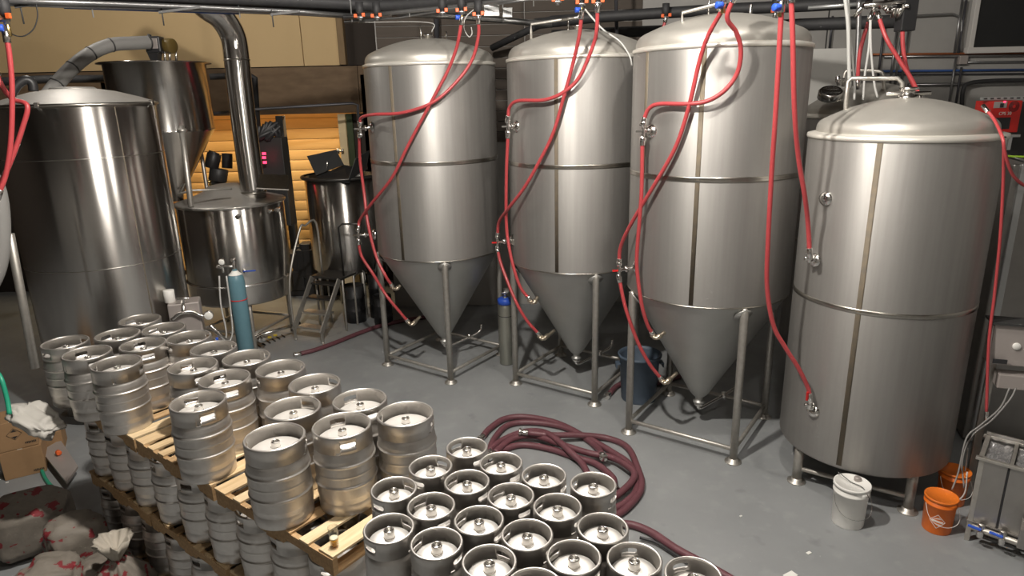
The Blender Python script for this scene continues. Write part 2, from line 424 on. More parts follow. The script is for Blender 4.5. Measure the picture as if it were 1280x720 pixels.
def bear(cx, cy, deg): # angle on the tank of a point turned deg to the right of the side facing the camera
    return math.atan2(-cy, -cx)+math.radians(deg)
F1, F2, F3 = (-1.16, 10.58), (.98, 9.70), (2.45, 8.08)
# turned deg>0 = rightwards in the picture
f1 = fermenter(*F1, 'leftmost conical steel fermenter of the row, beside the dark kettle platform', [(bear(*F1, -34), 1.97, 4.74)])
f2 = fermenter(*F2, 'middle conical steel fermenter of the row, with the aluminium gas cylinder at its left leg', [(bear(*F2, -16), 1.97, 4.74)])
f3 = fermenter(*F3, 'nearest and largest looking conical steel fermenter, between middle one and legged cylinder tank', [(bear(*F3, -9), 1.97, 4.74), (bear(*F3, -51), 3.4, 4.74)])
# racking arm pipes over the domes
for (cx, cy), t, pts, D in ((F2, f2, [(664, 40), (664, 30), (722, 22), (728, 14)], 9.6), (F3, f3, [(853, 26), (853, 16), (902, 4), (905, -8)], 8.0)):
    P = [at_d(px, py, D) for px, py in pts]
    P = [P[0]-Vector((0, 0, .15))]+P
    MB().tube([p-t.location for p in P], .02, 10).build('vent_pipe', M['leg'], t)

def bright_tank(cx, cy, R, Rd, zb, zf, zw, ztop, label, seams, cat='tank'):
    t = tag(empty('bright_tank', (cx, cy, 0)), label, cat)
    MB().lathe([(0, zb-.04), (R*.6, zb-.03), (R-.05, zb-.005), (R-.012, zb+.008), (R, zb+.03), (R, zf-.03), (R-.02, zf)], 96).build('shell', M['tank'], t)
    MB().lathe(dome_prof(Rd, zf, ztop, .12, .06), 80).build('dome', M['dome'], t)
    MB().lathe([(Rd, zf-.03), (R+.006, zf-.03), (R+.014, zf-.012), (R+.010, zf+.014), (Rd*.985, zf+.034)], 96).build('top_flange', M['flange'], t)
    MB().lathe([(R-.002, zw-.024), (R+.005, zw-.022), (R+.002, zw), (R+.005, zw+.022), (R-.002, zw+.024)], 96).build('girth_band', M['band'], t)
    for a, z0, z1 in seams: vseam(t, R, a, z0, z1)
    return t
T4 = (3.96, 6.84)
t4 = bright_tank(*T4, .87, .80, .45, 3.85, 2.20, 4.20, 'short wide cylindrical steel tank on legs at the right, behind the white bucket', [(bear(*T4, -11), .5, 3.83)])
lp = [Vector((3.13, 6.62, 0)), Vector((4.13, 6.03, 0))]
cc = Vector((*T4, 0)); d0 = (lp[0]-cc); 
a0 = math.atan2(lp[1].y-T4[1], lp[1].x-T4[0])
LEG4 = []
for k in range(4):
    a = a0+k*PI/2; x, y = .78*math.cos(a), .78*math.sin(a); LEG4.append((x, y))
    lg = MB().lathe([(0, 0), (.05, 0), (.052, .5), (0, .5)], 18, (x, y, .02)).build('leg', M['leg'], t4); foot(t4, lg, x, y)
for k in range(4):
    MB().cyl((*LEG4[k], .17), (*LEG4[(k+1) % 4], .17), .026, 12).build('brace', M['leg'], t4)
# swing pipe on its dome
P = [at_d(px, py, 7.9) for px, py in ((1058, 160), (1057, 132), (1061, 98), (1122, 98), (1128, 104), (1127, 122))]
P2 = [p-t4.location for p in P]
MB().tube([P2[0], P2[1], P2[2]+Vector((0, 0, -.03)), P2[2]+Vector((.03, 0, 0)), P2[3], P2[4], P2[5]], .022, 12).build('spray_ball_pipe', M['leg'], t4)
MB().lathe([(0, 4.17), (.10, 4.18), (.10, 4.22), (.06, 4.22), (.06, 4.27), (.09, 4.275), (.09, 4.3), (0, 4.3)], 20, (0, 0, 0)).cyl((-.2, .04, 4.24), (.2, -.04, 4.24), .02).build('dome_port', M['chrome'], t4)
# rear tank
T5 = (5.05, 9.6)
t5 = bright_tank(*T5, .90, .83, .5, 3.93, 2.2, 4.36, 'steel tank with a round glass manway on its dome, behind the right legged tank', [])
for k in range(4):
    a = k*PI/2+.4; x, y = .7*math.cos(a), .7*math.sin(a)
    MB().lathe([(0, 0), (.05, 0), (.05, .55), (0, .55)], 14, (x, y, 0)).build('leg', M['leg'], t5)
mp = at_d(1038, 117, 9.9)-t5.location
MB().lathe([(0, .03), (.11, .03), (.13, .05), (.15, .03), (.155, -.05), (.14, -.06), (0, -.06)], 24, mp, Vector((-.15, -.45, 1)).to_track_quat('Z', 'Y').to_matrix()).build('manway', M['chrome'], t5)
MB().tube(spline([at_d(px, py, 10.4)-t5.location for px, py in ((1054, 108), (1056, 92), (1064, 88), (1098, 89), (1104, 96), (1106, 125))], 3), .022, 10).build('spray_ball_pipe', M['leg'], t5)
MB().cyl(at_d(1049, 107, 10.2)-t5.location, at_d(1047, 95, 10.2)-t5.location, .03).cyl(at_d(1044, 101, 10.2)-t5.location, at_d(1056, 99, 10.2)-t5.location, .02).build('port_valve', M['chrome'], t5)

# hot liquor tank, far left
HL = (-5.70, 9.17); R = .956
hl = tag(empty('liquor_tank', (*HL, 0)), 'tall mirror-polished steel tank with shallow lid at the far left', 'tank')
MB().lathe([(0, .36), (R-.1, .38), (R, .45), (R, 4.29), (R-.02, 4.31)], 128).build('shell', M['mirror'], hl)
MB().lathe([(R+.015, 4.30), (R+.018, 4.325), (R-.01, 4.335), (R*.8, 4.40), (R*.5, 4.48), (R*.2, 4.525), (0, 4.53)], 80).build('lid', M['dustlid'], hl)
MB().lathe([(R*.98, 4.295), (R+.02, 4.296), (R+.025, 4.31), (R+.02, 4.33), (R*.97, 4.335)], 96).build('rim', M['band'], hl)
for z in (3.67, 2.27): MB().lathe(ring_prof(R-.001, z, .006, .003), 96).build('girth_band', M['band'], hl)
vseam(hl, R, bear(*HL, 25), .5, 4.28, .012, .002)
for k in range(4):
    a = .5+k*PI/2
    MB().cyl((.8*math.cos(a), .8*math.sin(a), 0), (.8*math.cos(a), .8*math.sin(a), .42), .05).build('leg', M['leg'], hl)
MB().lathe([(.26, 4.49), (.27, 4.52), (.24, 4.535), (.0, 4.54)], 30).build('manway', M['dustlid'], hl)
cl = MB()
for dg in (-24, 62):
    a = bear(*HL, dg); MB().box(((R+.01)*math.cos(a), (R+.01)*math.sin(a), 4.32), (.05, .05, .06), a, .006).build('lid_clamp', M['chrome'], hl)

# kettle
KT = (-5.0, 11.94); R = .898
kt = tag(empty('brew_kettle', (*KT, 0)), 'squat polished steel brew kettle with a tall flue pipe, between liquor tank and steps', 'kettle')
MB().lathe([(0, .78), (R*.6, .80), (R-.03, .86), (R, .90), (R, 2.56), (R-.02, 2.58)], 96).build('shell', M['mirror'], kt)
MB().lathe([(R+.03, 2.57), (R+.035, 2.60), (R-.02, 2.62), (R*.75, 2.68), (R*.5, 2.78), (.34, 2.87), (.25, 2.89), (0, 2.90)], 64).build('lid', M['dustlid'], kt)
MB().lathe(ring_prof(R, 2.59, .02, .03), 96).build('rim', M['band'], kt)
for z in (1.22,): MB().lathe(ring_prof(R, z, .02, .02), 96).build('pipe_ring', M['chrome'], kt)
fb = at_d(318, 246, 12.5)-kt.location
def K(px, py, D): return at_d(px, py, D)-kt.location
fl = [K(318, 249, 12.6), K(307, 170, 12.6), K(299, 105, 12.6), K(296, 75, 12.6), K(291, 45, 12.6), K(277, 22, 12.5), K(258, 8, 12.4), K(235, -12, 12.2), K(205, -40, 12)]
MB().tube(spline(fl, 6), .205, 28).build('flue_pipe', M['mirror'], kt)
rg = MB()
for a, b in ((0, 1),):
    q = (fl[1]-fl[0]).to_track_quat('Z', 'Y').to_matrix()
    rg.lathe([(.205, -.02), (.225, -.01), (.225, .01), (.205, .02)], 28, fl[0]+(fl[1]-fl[0])*.12, q).build('flue_collar', M['band'], kt); rg = MB()
    q = (fl[4]-fl[2]).to_track_quat('Z', 'Y').to_matrix(); rg.lathe([(.205, -.012), (.213, 0), (.205, .012)], 28, fl[3], q)
rg.build('flue_collar', M['band'], kt)
hp = [K(320, 236, 11.7), K(325, 219, 12.05), K(360, 220, 12.05), K(361, 238, 11.7)]
mb = MB(); n = Vector((0, .5, .8))*.02; mb._new([*hp, *[p+n for p in hp]], [(0, 1, 2, 3), (7, 6, 5, 4), (0, 4, 5, 1), (1, 5, 6, 2), (2, 6, 7, 3), (3, 7, 4, 0)]); mb.build('hatch_door', M['band'], kt)
for k in range(4):
    a = FA+.3+k*PI/2; x, y = .78*math.cos(a), .78*math.sin(a)
    lg = MB().cyl((x, y, 0), (x, y, .9), .04, 14).build('leg', M['leg'], kt)
    a2 = a+PI/2; MB().cyl((x, y, .3), (.78*math.cos(a2), .78*math.sin(a2), .3), .028, 12).build('brace', M['leg'], kt)
for px, py in ((298, 270), (337, 264), (347, 262)):
    p = K(px, py, 12.06-abs(px-292)*.0); MB().cyl(p+Vector((0, .1, 0)), p+Vector((0, -.06, 0)), .035).cyl(p+Vector((-.04, -.05, 0)), p+Vector((.06, -.05, .02)), .015).build('port_fitting', M['chrome'], kt)
p = K(308, 337, 12.0)
MB().cyl(p+Vector((-.1, .1, -.03)), p+Vector((.02, -.08, -.03)), .03).build('drain_valve', M['chrome'], kt)
MB().box(p+Vector((.09, -.1, 0)), (.2, .03, .02), .2, .004).build('valve_handle', M['bluehandle'], kt)
MB().tube([K(290, 236, 12), K(240, 238, 12), K(222, 243, 12)], .018, 8).tube([K(222, 236, 12.6), K(231, 229, 12.6), K(224, 243, 12.6)], .018, 8).build('lid_brace_bar', M['leg'], kt)

# grist hopper above the kettle
GH = (-6.02, 12.08); R = .80
gh = tag(empty('grist_hopper', (*GH, 0)), 'tall steel grain hopper with a cone bottom, rising behind the polished tank', 'hopper')
MB().lathe([(R, 3.83), (R, 4.94), (R+.09, 4.945), (R+.09, 4.965), (0, 4.97)], 80).build('body', M['mirror'], gh)
MB().lathe([(R-.001, 3.86), (R+.006, 3.85), (R+.002, 3.83), (R-.02, 3.81), (.12, 2.72), (.11, 2.6), (0, 2.6)], 64).build('cone', M['mirror'], gh)
for k, a in enumerate((math.radians(-18), math.radians(75), math.radians(165), math.radians(-100))):
    x, y = .86*math.cos(a), .86*math.sin(a)
    if k == 0: continue
    MB().cyl((x, y, 0), (x*.92, y*.92, 3.9), .035, 10).build('leg', M['leg'], gh)
A_, B_ = at_d(228, 166, 12.3)-gh.location, at_d(239, 259, 11.9)-gh.location
MB().cyl(A_+Vector((0, 0, .1)), B_, .045, 16).lathe([(.05, 0), (.075, .01), (.075, .06), (.05, .07)], 16, A_).build('leg', M['leg'], gh)
def G(px, py, D=12.6): return at_d(px, py, D)-gh.location
# motor / auger inlet box on the hopper
ai = tag(empty('auger_motor', at_d(205, 76, 12.9)), 'black auger discharge head and brown motor drum on top of the grain hopper', 'motor')
def A(px, py, D=12.9): return at_d(px, py, D)-ai.location
mb = MB(); c1 = A(194, 56); mb.box(c1, (.24, .24, .25), .1, .02)
mb.lathe([(.12, 0), (.12, .02), (.05, -.24), (.05, -.3)], 4, A(194, 70)+Vector((0, 0, .04)), Matrix.Rotation(PI/4, 3, 'Z'), smooth=False)
mb.cyl(A(186, 50), A(187, 43), .03); mb.build('discharge_head', M['black'], ai)
MB().box(A(198, 55)+Vector((0, -.13, 0)), (.10, .02, .16), .1, .005).build('label_plate', M['boxgrey'], ai)
MB().cyl(A(204, 57)+Vector((0, .04, 0)), A(219, 58)+Vector((0, -.08, 0)), .115, 24).build('motor_drum', M['brass_dark'] if 'brass_dark' in M else mat('brown_drum_paint', (.12, .08, .02), .5), ai)
for px in (206, 212, 220): MB().cyl(A(px, 64), A(px+.5, 78), .02, 8).build('support_bolt', M['chrome'], ai)
# flexible grey auger tube
pts = [(58, 122), (72, 104), (92, 83), (115, 66), (140, 56), (165, 54), (187, 53)]
gt = tag(MB().tube(spline([at_d(px, py, 11.9+(12.75-11.9)*i/6) for i, (px, py) in enumerate(pts)], 8), .100, 20).build('auger_tube', M['greyhose']), 'light grey flexible auger tube arching from behind the liquor tank lid to the hopper', 'tube')
for i in (1, 2, 3, 4, 6):
    q_ = lambda k: at_d(*pts[min(k, 6)], 11.9+.85*min(k, 6)/6)
    p = q_(i); d = q_(i+1)-q_(i-1)
    MB().lathe([(.099, -.03), (.106, -.025), (.106, -.01), (.099, -.005)], 20, p, d.to_track_quat('Z', 'Y').to_matrix()).build('joint_band', M['darkgrey'], gt)

# mash tun behind the first fermenter
MT = (-3.35, 13.45); R = .73
mt = tag(empty('mash_tun', (*MT, 0)), 'dark steel mash tun with open lid flaps, half hidden behind the leftmost fermenter', 'tank')
MB().lathe([(0, .9), (R-.1, .92), (R, 1.0), (R, 2.82), (R-.03, 2.83), (R-.03, 2.5), (0, 2.5)], 72).build('shell', M['mirror'], mt)
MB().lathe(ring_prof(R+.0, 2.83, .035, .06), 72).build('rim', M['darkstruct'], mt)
def Q(px, py, D): return at_d(px, py, D)-mt.location
def plate(parent, name, P4, th, m):
    n = (P4[1]-P4[0]).cross(P4[3]-P4[0]).normalized()*th
    mb = MB(); mb._new([*P4, *[p+n for p in P4]], [(0, 1, 2, 3), (7, 6, 5, 4), (0, 4, 5, 1), (1, 5, 6, 2), (2, 6, 7, 3), (3, 7, 4, 0)])
    return mb.build(name, m, parent)
plate(mt, 'lid_flap', [Q(395, 219, 13.4), Q(384, 195, 13.5), Q(420, 187, 13.8), Q(430, 206, 13.7)], .015, M['darkgrey'])
plate(mt, 'lid_flap', [Q(436, 225, 13.0), Q(445, 198, 13.1), Q(462, 188, 13.5), Q(458, 212, 13.5)], .015, M['darkgrey'])
plate(mt, 'lid_plate', [Q(395, 221, 13.3), Q(430, 206, 13.9), Q(452, 210, 13.9), Q(436, 228, 13.0)], .02, M['black'])
for k in range(4):
    a = .6+k*PI/2; MB().cyl((.65*math.cos(a), .65*math.sin(a), 0), (.65*math.cos(a), .65*math.sin(a), 1.0), .04, 12).build('leg', M['leg'], mt)
MB().cyl(Q(409, 212, 13.5), Q(409, 202, 13.5), .02).build('flap_stay', M['chrome'], mt)

# steps with platform
ST = at_z(404, 426, 0); ST.z = 0
# local frame: x across (to the right), y going up the stairs (away)
s0, s1 = at_z(369, 425, 0), at_z(403, 430, 0)
ux = (s1-s0); wd = ux.length; ux.normalize(); uy = Vector((-ux.y, ux.x, 0))
rz = math.atan2(ux.y, ux.x)
st = tag(empty('step_platform', s0, rz), 'stainless steel steps with treads and handrails leading up to the dark mash tun', 'steps')
W = wd; 
for k in range(4):
    y, z = .05+k*.17, .24+k*.235
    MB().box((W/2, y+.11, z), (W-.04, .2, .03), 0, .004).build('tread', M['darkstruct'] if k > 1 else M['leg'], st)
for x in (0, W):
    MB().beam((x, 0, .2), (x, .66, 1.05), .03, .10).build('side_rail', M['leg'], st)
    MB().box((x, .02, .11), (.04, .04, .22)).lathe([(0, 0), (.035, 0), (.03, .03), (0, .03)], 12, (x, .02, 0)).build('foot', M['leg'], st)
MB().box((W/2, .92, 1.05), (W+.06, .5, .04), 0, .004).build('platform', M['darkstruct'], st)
for x, y in ((0, .75), (W, .75), (0, 1.1), (W, 1.1)):
    MB().cyl((x, y, 0), (x, y, 1.04), .02, 10).build('leg', M['leg'], st)
def hrail(x, x2):
    P = [(x, .0, .22), (x2, .08, 1.15), (x2, .5, 2.0), (x2+.03, .62, 2.05), (x2+.1, .85, 2.06), (x2+.11, .86, 1.07)]
    MB().tube(spline([Vector(p) for p in P], 4), .02, 10).build('handrail', M['leg'], st)
hrail(0, -.03)
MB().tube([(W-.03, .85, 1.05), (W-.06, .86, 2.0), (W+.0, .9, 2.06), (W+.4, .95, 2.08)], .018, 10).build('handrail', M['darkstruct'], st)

# control cabinet behind the kettle
cb = tag(empty('control_cabinet', at_d(336, 205, 13.9)), 'dark electrical control cabinet with three red indicator lights behind the flue pipe', 'cabinet')
def C(px, py, D=13.9): return at_d(px, py, D)-cb.location
MB().box((0, .1, -.35), (.68, .3, 1.7), -.1, .01).build('enclosure', M['darkgrey'], cb)
for px, py in ((330, 192), (330, 197), (331, 203)): MB().box(C(px, py, 13.66), (.06, .03, .045)).build('indicator_light', M['led'], cb)
mb = MB(); 
for i in range(22):
    mb.cyl(C(316+random.random()*36, 170+random.random()*6, 13.8), C(316+random.random()*36, 152+random.random()*12, 13.8), .03+.03*random.random(), 8)
mb.build('cable_bundle', M['black'], cb)
# pumps on the kettle edge
pm = tag(empty('pump_motor', at_d(268, 225, 14.4)), 'two upright dark pump motors with valves standing behind the kettle lid', 'motor')
def Pm(px, py, D=14.4): return at_d(px, py, D)-pm.location
MB().cyl(Pm(264, 210), Pm(268, 192), .13, 20).cyl(Pm(267, 193), Pm(268, 190), .10, 20).build('motor_body', M['black'], pm)
MB().cyl(Pm(284, 210, 14.6), Pm(284, 192, 14.6), .10, 20).build('motor_body', M['black'], pm)
MB().cyl(Pm(272, 226), Pm(274, 211), .17, 20).cyl(Pm(264, 226), Pm(282, 226), .08, 12).build('gear_housing', M['darkgrey'], pm)
MB().cyl(Pm(258, 228), Pm(264, 226), .03).cyl(Pm(262, 232), Pm(270, 222), .03).build('side_valve', M['brass'], pm)
MB().cyl((0, 0, -pm.location.z+.005), (0, 0, -.1), .06, 12).build('stand_post', M['darkgrey'], pm)
pm.location.z += 0

# ------------------------------------------------------------------ gas cylinders
def gas_cylinder(name, loc, r, h, m, label, cat='gas cylinder'):
    t = tag(empty(name, loc), label, cat)
    MB().lathe([(0, 0), (r-.02, 0), (r, .02), (r, h-.16), (r*.9, h-.08), (r*.6, h-.03), (.035, h), (.035, h+.03), (0, h+.03)], 32).build('body', m, t)
    return t
bc = at_d(308, 440, 10.35); bc.z = 0
HB = at_d(290, 336, 10.35).z
bt = gas_cylinder('gas_cylinder', bc, .118, HB-.04, M['blue_cyl'], 'tall blue-grey gas cylinder with pressure regulator, standing in front of the kettle')
MB().lathe(ring_prof(.1175, HB-.47, .008, .006), 32).build('red_strap', M['redhandle'], bt)
MB().lathe([(.095, HB-.09), (.06, HB-.06), (.04, HB-.03)], 24).build('shoulder_tag', M['white_plastic'], bt)
MB().cyl((0, 0, HB-.03), (0, 0, HB+.1), .025).cyl((0, 0, HB+.1), (0, 0, HB+.15), .04).build('valve', M['chrome'], bt)
rg = MB().cyl((0, 0, HB+.03), (-.16, -.03, HB+.05), .018).cyl((-.16, -.03, HB-.05), (-.16, -.03, HB+.16), .02).cyl((-.14, -.05, HB+.12), (-.14, -.08, HB+.12), .05).cyl((-.24, -.03, HB+.04), (-.16, -.03, HB+.04), .03)
rg.build('regulator', M['chrome'], bt)
MB().cyl((-.14, -.081, HB+.12), (-.14, -.085, HB+.12), .042).build('gauge_face', M['white_plastic'], bt)
ac = at_z(632, 456, 0); ac.x += .02; ac.y += .06
HA = at_d(629, 372, math.hypot(ac.x, ac.y)).z
at_ = gas_cylinder('gas_cylinder', ac, .115, HA-.02, M['alu'], 'silver aluminium gas cylinder with blue collar between first and second fermenter')
MB().lathe([(.09, HA-.11), (.122, HA-.10), (.124, HA-.02), (.09, HA), (.0, HA+.005)], 28).build('blue_collar', M['bluehandle'], at_)
MB().cyl((0, 0, HA), (0, 0, HA+.16), .02).cyl((-.05, -.02, HA+.09), (.05, -.02, HA+.09), .018).cyl((.03, -.04, HA+.14), (.03, -.07, HA+.14), .04).build('valve', M['chrome'], at_)
MB().lathe(ring_prof(.1145, HA-.30, .006, .003), 28).build('strap', M['black'], at_)
# filter housing left of the blue cylinder
fx = at_d(240, 436, 10.0); fx.z = 0
fz = at_d(240, 374, 10.0).z
ft = tag(empty('pump_cart', fx, .35), 'grey box-shaped pump cart with chrome valves and gauge beside the polished tank', 'pump')
MB().box((0, 0, fz/2), (.40, .3, fz), 0, .02).build('housing', M['boxgrey'], ft)
MB().cyl((-.17, 0, fz), (-.17, 0, fz+.17), .07).build('plastic_cup', M['white_plastic'], ft)
MB().tube(spline([(-.16, -.2, fz-.2), (-.05, -.22, fz-.12), (.1, -.2, fz-.12), (.22, -.2, fz-.2), (.3, -.2, fz-.18)], 4), .025, 10).cyl((0, -.2, fz-.12), (0, -.1, fz+.02), .03).cyl((.02, -.2, fz+.02), (.02, -.2, fz+.1), .014).cyl((-.06, -.2, fz+.08), (.1, -.2, fz+.08), .014).cyl((.3, -.18, fz-.2), (.3, -.22, fz-.2), .065).cyl((.3, -.2, fz-.35), (.48, -.2, fz-.62), .03).cyl((.48, -.2, fz-.6), (.3, -.2, fz-.72), .016).build('valve_pipework', M['chrome'], ft)
MB().cyl((.3, -.221, fz-.2), (.3, -.225, fz-.2), .055).build('gauge_face', M['white_plastic'], ft)
MB().box((.36, -.22, fz-.58), (.035, .03, .1), .3, .004).build('valve_handle', M['bluehandle'], ft)
tag(MB().tube(spline([at_d(px, py, 10.1) for px, py in ((274, 345), (276, 380), (283, 418), (276, 436), (290, 420), (288, 385), (283, 345))], 6), .012, 8).build('gas_tubing', M['whitecable']), 'thin grey gas tubing looping down left of the blue-grey gas cylinder', 'tubing')

# ------------------------------------------------------------------ kegs
def boolean_cut(me, cutters):
    o = bpy.data.objects.new('tmp', me); COL.objects.link(o)
    cm = bpy.data.meshes.new('tmpc'); cutters.bm.to_mesh(cm); cutters.bm.free()
    c = bpy.data.objects.new('tmpc', cm); COL.objects.link(c)
    md = o.modifiers.new('b', 'BOOLEAN'); md.object = c; md.operation = 'DIFFERENCE'; md.solver = 'EXACT'
    dg = bpy.context.evaluated_depsgraph_get()
    new = bpy.data.meshes.new_from_object(o.evaluated_get(dg))
    bpy.data.objects.remove(o); bpy.data.objects.remove(c)
    return new
def keg_mesh(Rc, Rb, H, hoops, top, slots, spear_r, name, handle_a):
    """chime = top skirt with handle slots; body with hoops; end disc; spear"""
    th = .005
    sk = MB(); bead = .009 if Rc > .15 else .0062
    z0 = H-top
    prof = [(Rc-th, z0), (Rc, z0), (Rc, H-bead*1.6), (Rc+.001, H-bead*.9), (Rc-bead*.5, H-.001), (Rc-bead*1.3, H), (Rc-bead*1.9, H-bead*.8), (Rc-bead*1.4, H-bead*1.8), (Rc-th, H-bead*2.4), (Rc-th, z0)]
    seg = 64
    rows = []
    for r, z in prof[:-1]:
        rows.append([sk.bm.verts.new((r*math.cos(2*PI*i/seg), r*math.sin(2*PI*i/seg), z)) for i in range(seg)])
    for A2, B2 in zip(rows, rows[1:]+rows[:1]):
        for i in range(seg):
            j = (i+1) % seg; sk.bm.faces.new((A2[i], A2[j], B2[j], B2[i])).smooth = True
    me = sk.mesh(name+'_chime', M['kegrim'])
    ct = MB()
    zc = H-top*.50 if top > .1 else H-top*.48
    hw, hh = slots
    for a in handle_a:
        q = Matrix.Rotation(a, 3, 'Z')
        pts = []
        for k in range(16):
            t = 2*PI*k/16; sx = hw-hh if math.cos(t) > 0 else -(hw-hh)
            pts.append((sx+hh*math.cos(t), zc+hh*math.sin(t)))
        for r in (Rc-.06, Rc+.05):
            pass
        V1 = [ct.bm.verts.new(q @ Vector((Rc-.06, x, z))) for x, z in pts]
        V2 = [ct.bm.verts.new(q @ Vector((Rc+.05, x, z))) for x, z in pts]
        ct.bm.faces.new(V1[::-1]); ct.bm.faces.new(V2)
        for k in range(16):
            ct.bm.faces.new((V1[k], V1[(k+1) % 16], V2[(k+1) % 16], V2[k]))
    for a in (handle_a[0]+PI/2+.2, handle_a[0]-.35):
        q = Matrix.Rotation(a, 3, 'Z')
        ct.box(q @ Vector((Rc, 0, z0+.012)), (.05, .022, .008), a)
    bmesh.ops.recalc_face_normals(ct.bm, faces=ct.bm.faces)
    try:
        me = boolean_cut(me, ct)
        if len(me.polygons) < 50: raise RuntimeError
    except RuntimeError: pass
    me.name = name+'_chime'
    # body
    p = [(0, .03), (Rc-.05, .02), (Rc-.012, .0), (Rc-.004, .002), (Rc, .01), (Rc, .085), (Rc-.003, .09), (Rc+.001, .096)]
    zb1 = z0-.006
    n = 90
    for i in range(n+1):
        z = .1+(zb1-.02-.1)*i/n
        r = Rb
        e = min(z-.1, zb1-.02-z)
        if e < .03: r = Rb-(Rb-Rc)*(1-e/.03)
        for hz, hd, hs in hoops:
            r += hd*math.exp(-((z-hz)/hs)**2)
        p.append((r, z))
    p += [(Rc-.004, zb1-.008), (Rc-.008, zb1), (Rc-.008, zb1+.012)]
    body = MB().lathe(p, 56).mesh(name+'_body', M['keg'])
    zd = H-top*.82
    disc = MB().lathe([(Rc-.008, z0+.01), (Rc-.02, zd), (Rc*.8, zd+.014), (Rc*.45, zd+.024), (0, zd+.028)], 48).mesh(name+'_end', M['kegtop'])
    s = spear_r; zt = zd+.022; hs = .044
    spear = MB().lathe([(s*1.12, zt), (s*1.12, zt+.006), (s*1.02, zt+.008), (s, zt+.009), (s, zt+.012), (s, zt+hs-.006), (s, zt+hs-.004), (s-.002, zt+hs-.001), (s-.004, zt+hs), (s*.76, zt+hs), (s*.72, zt+hs-.002), (s*.72, zt+hs-.016), (s*.68, zt+hs-.018), (s*.34, zt+hs-.018), (s*.30, zt+hs-.016), (s*.28, zt+hs-.010), (0, zt+hs-.008)], 24).mesh(name+'_valve', M['chrome'])
    return body, me, disc, spear
H2 = [PI*.12, PI*1.12]
BIG = keg_mesh(.1975, .203, .592, [(.215, .0085, .0075), (.295, .0025, .006), (.375, .0085, .0075)], .125, (.052, .017), .029, 'half_barrel', [0, PI])
SML = keg_mesh(.1145, .1165, .5808, [(.22, .002, .006), (.36, .002, .006)], .092, (.036, .012), .0245, 'slim_keg', [0, PI])
def make_keg(kind, full=True):
    meshes = BIG if kind == 'big' else SML
    t = empty('keg' if kind == 'big' else 'slim_keg', (0, 0, -50))
    for n, me in zip(('body', 'top_chime', 'end_plate', 'spear_valve'), meshes):
        if not full and n == 'spear_valve': continue
        o = bpy.data.objects.new(n, me); COL.objects.link(o); o.parent = t
    return kids(t)
PROTO = {('big', True): make_keg('big'), ('big', False): make_keg('big', False), ('small', True): make_keg('small'), ('small', False): make_keg('small', False)}
USED = set()
def put_keg(kind, x, y, z, label, group, full=True, rz=None):
    k = (kind, full); o = PROTO[k]
    if k in USED: o = copy_tree(o)
    USED.add(k)
    o.location = (x, y, z); o.rotation_euler = (0, 0, random.uniform(0, 2*PI) if rz is None else rz)
    return tag(o, label, 'keg', group)
for k, o in PROTO.items(): o.location = (0, 0, 0)

ORD = ['first', 'second', 'third', 'fourth', 'fifth', 'sixth', 'seventh', 'eighth', 'ninth', 'tenth']
ZT = 4.33-2.135-.592
big_top = [ # x, y, handle angle seen, label
 ((-.77, 4.25), -.1, 'big steel keg at the near end of the back row, nearest the slim kegs'),
 ((-1.14, 4.49), 2.2, 'big steel keg, second from the near end in the back row on top'),
 ((-1.56, 4.80), 1.0, 'big steel keg, third from the near end in the back row on top'),
 ((-1.93, 5.12), -2.5, 'big steel keg, fourth from the near end in the back row on top'),
 ((-2.31, 5.38), .8, 'big steel keg, fifth from the near end in the back row, by the gas cylinder'),
 ((-2.70, 5.63), .8, 'big steel keg, sixth from the near end in the back row on top'),
 ((-3.06, 5.93), .9, 'big steel keg, seventh from the near end in the back row on top'),
 ((-3.43, 6.20), 2.6, 'big steel keg, eighth from the near end in the back row on top'),
 ((-3.82, 6.49), 2.6, 'big steel keg at the far end of the back row, before the polished tank'),
 ((-1.18, 4.10), -1.15, 'big steel keg right behind the beer glass, its slot handle facing the camera'),
 ((-1.60, 4.38), 1.3, 'big steel keg half hidden directly behind the nearest one of the front row'),
 ((-2.32, 4.94), -.95, 'big steel keg with a bright slot handle, behind the one on the middle pallet edge'),
 ((-2.70, 5.22), 2.3, 'big steel keg, fourth from the near end of the middle row on top'),
 ((-3.41, 5.77), -.9, 'big steel keg in the middle row of the far pallet, behind the front corner keg'),
 ((-3.80, 6.05), 2.7, 'big steel keg at the far end of the middle row of the top tier'),
 ((-1.59, 3.96), .2, 'nearest big steel keg of the front row, at the near pallet edge'),
 ((-2.35, 4.53), -.85, 'big steel keg standing alone at the edge of the middle pallet'),
 ((-3.40, 5.32), 3.3, 'big steel keg on the front corner of the far pallet, next to bare boards'),
 ((-3.81, 5.58), 2.4, 'big steel keg second from the left end of the front row'),
 ((-4.19, 5.87), 1.2, 'leftmost big steel keg of the top tier, at the far pallet corner'),
]
for (x, y), a, lb in big_top:
    put_keg('big', x, y, ZT, lb, 'big kegs on the top tier of pallets', rz=a)
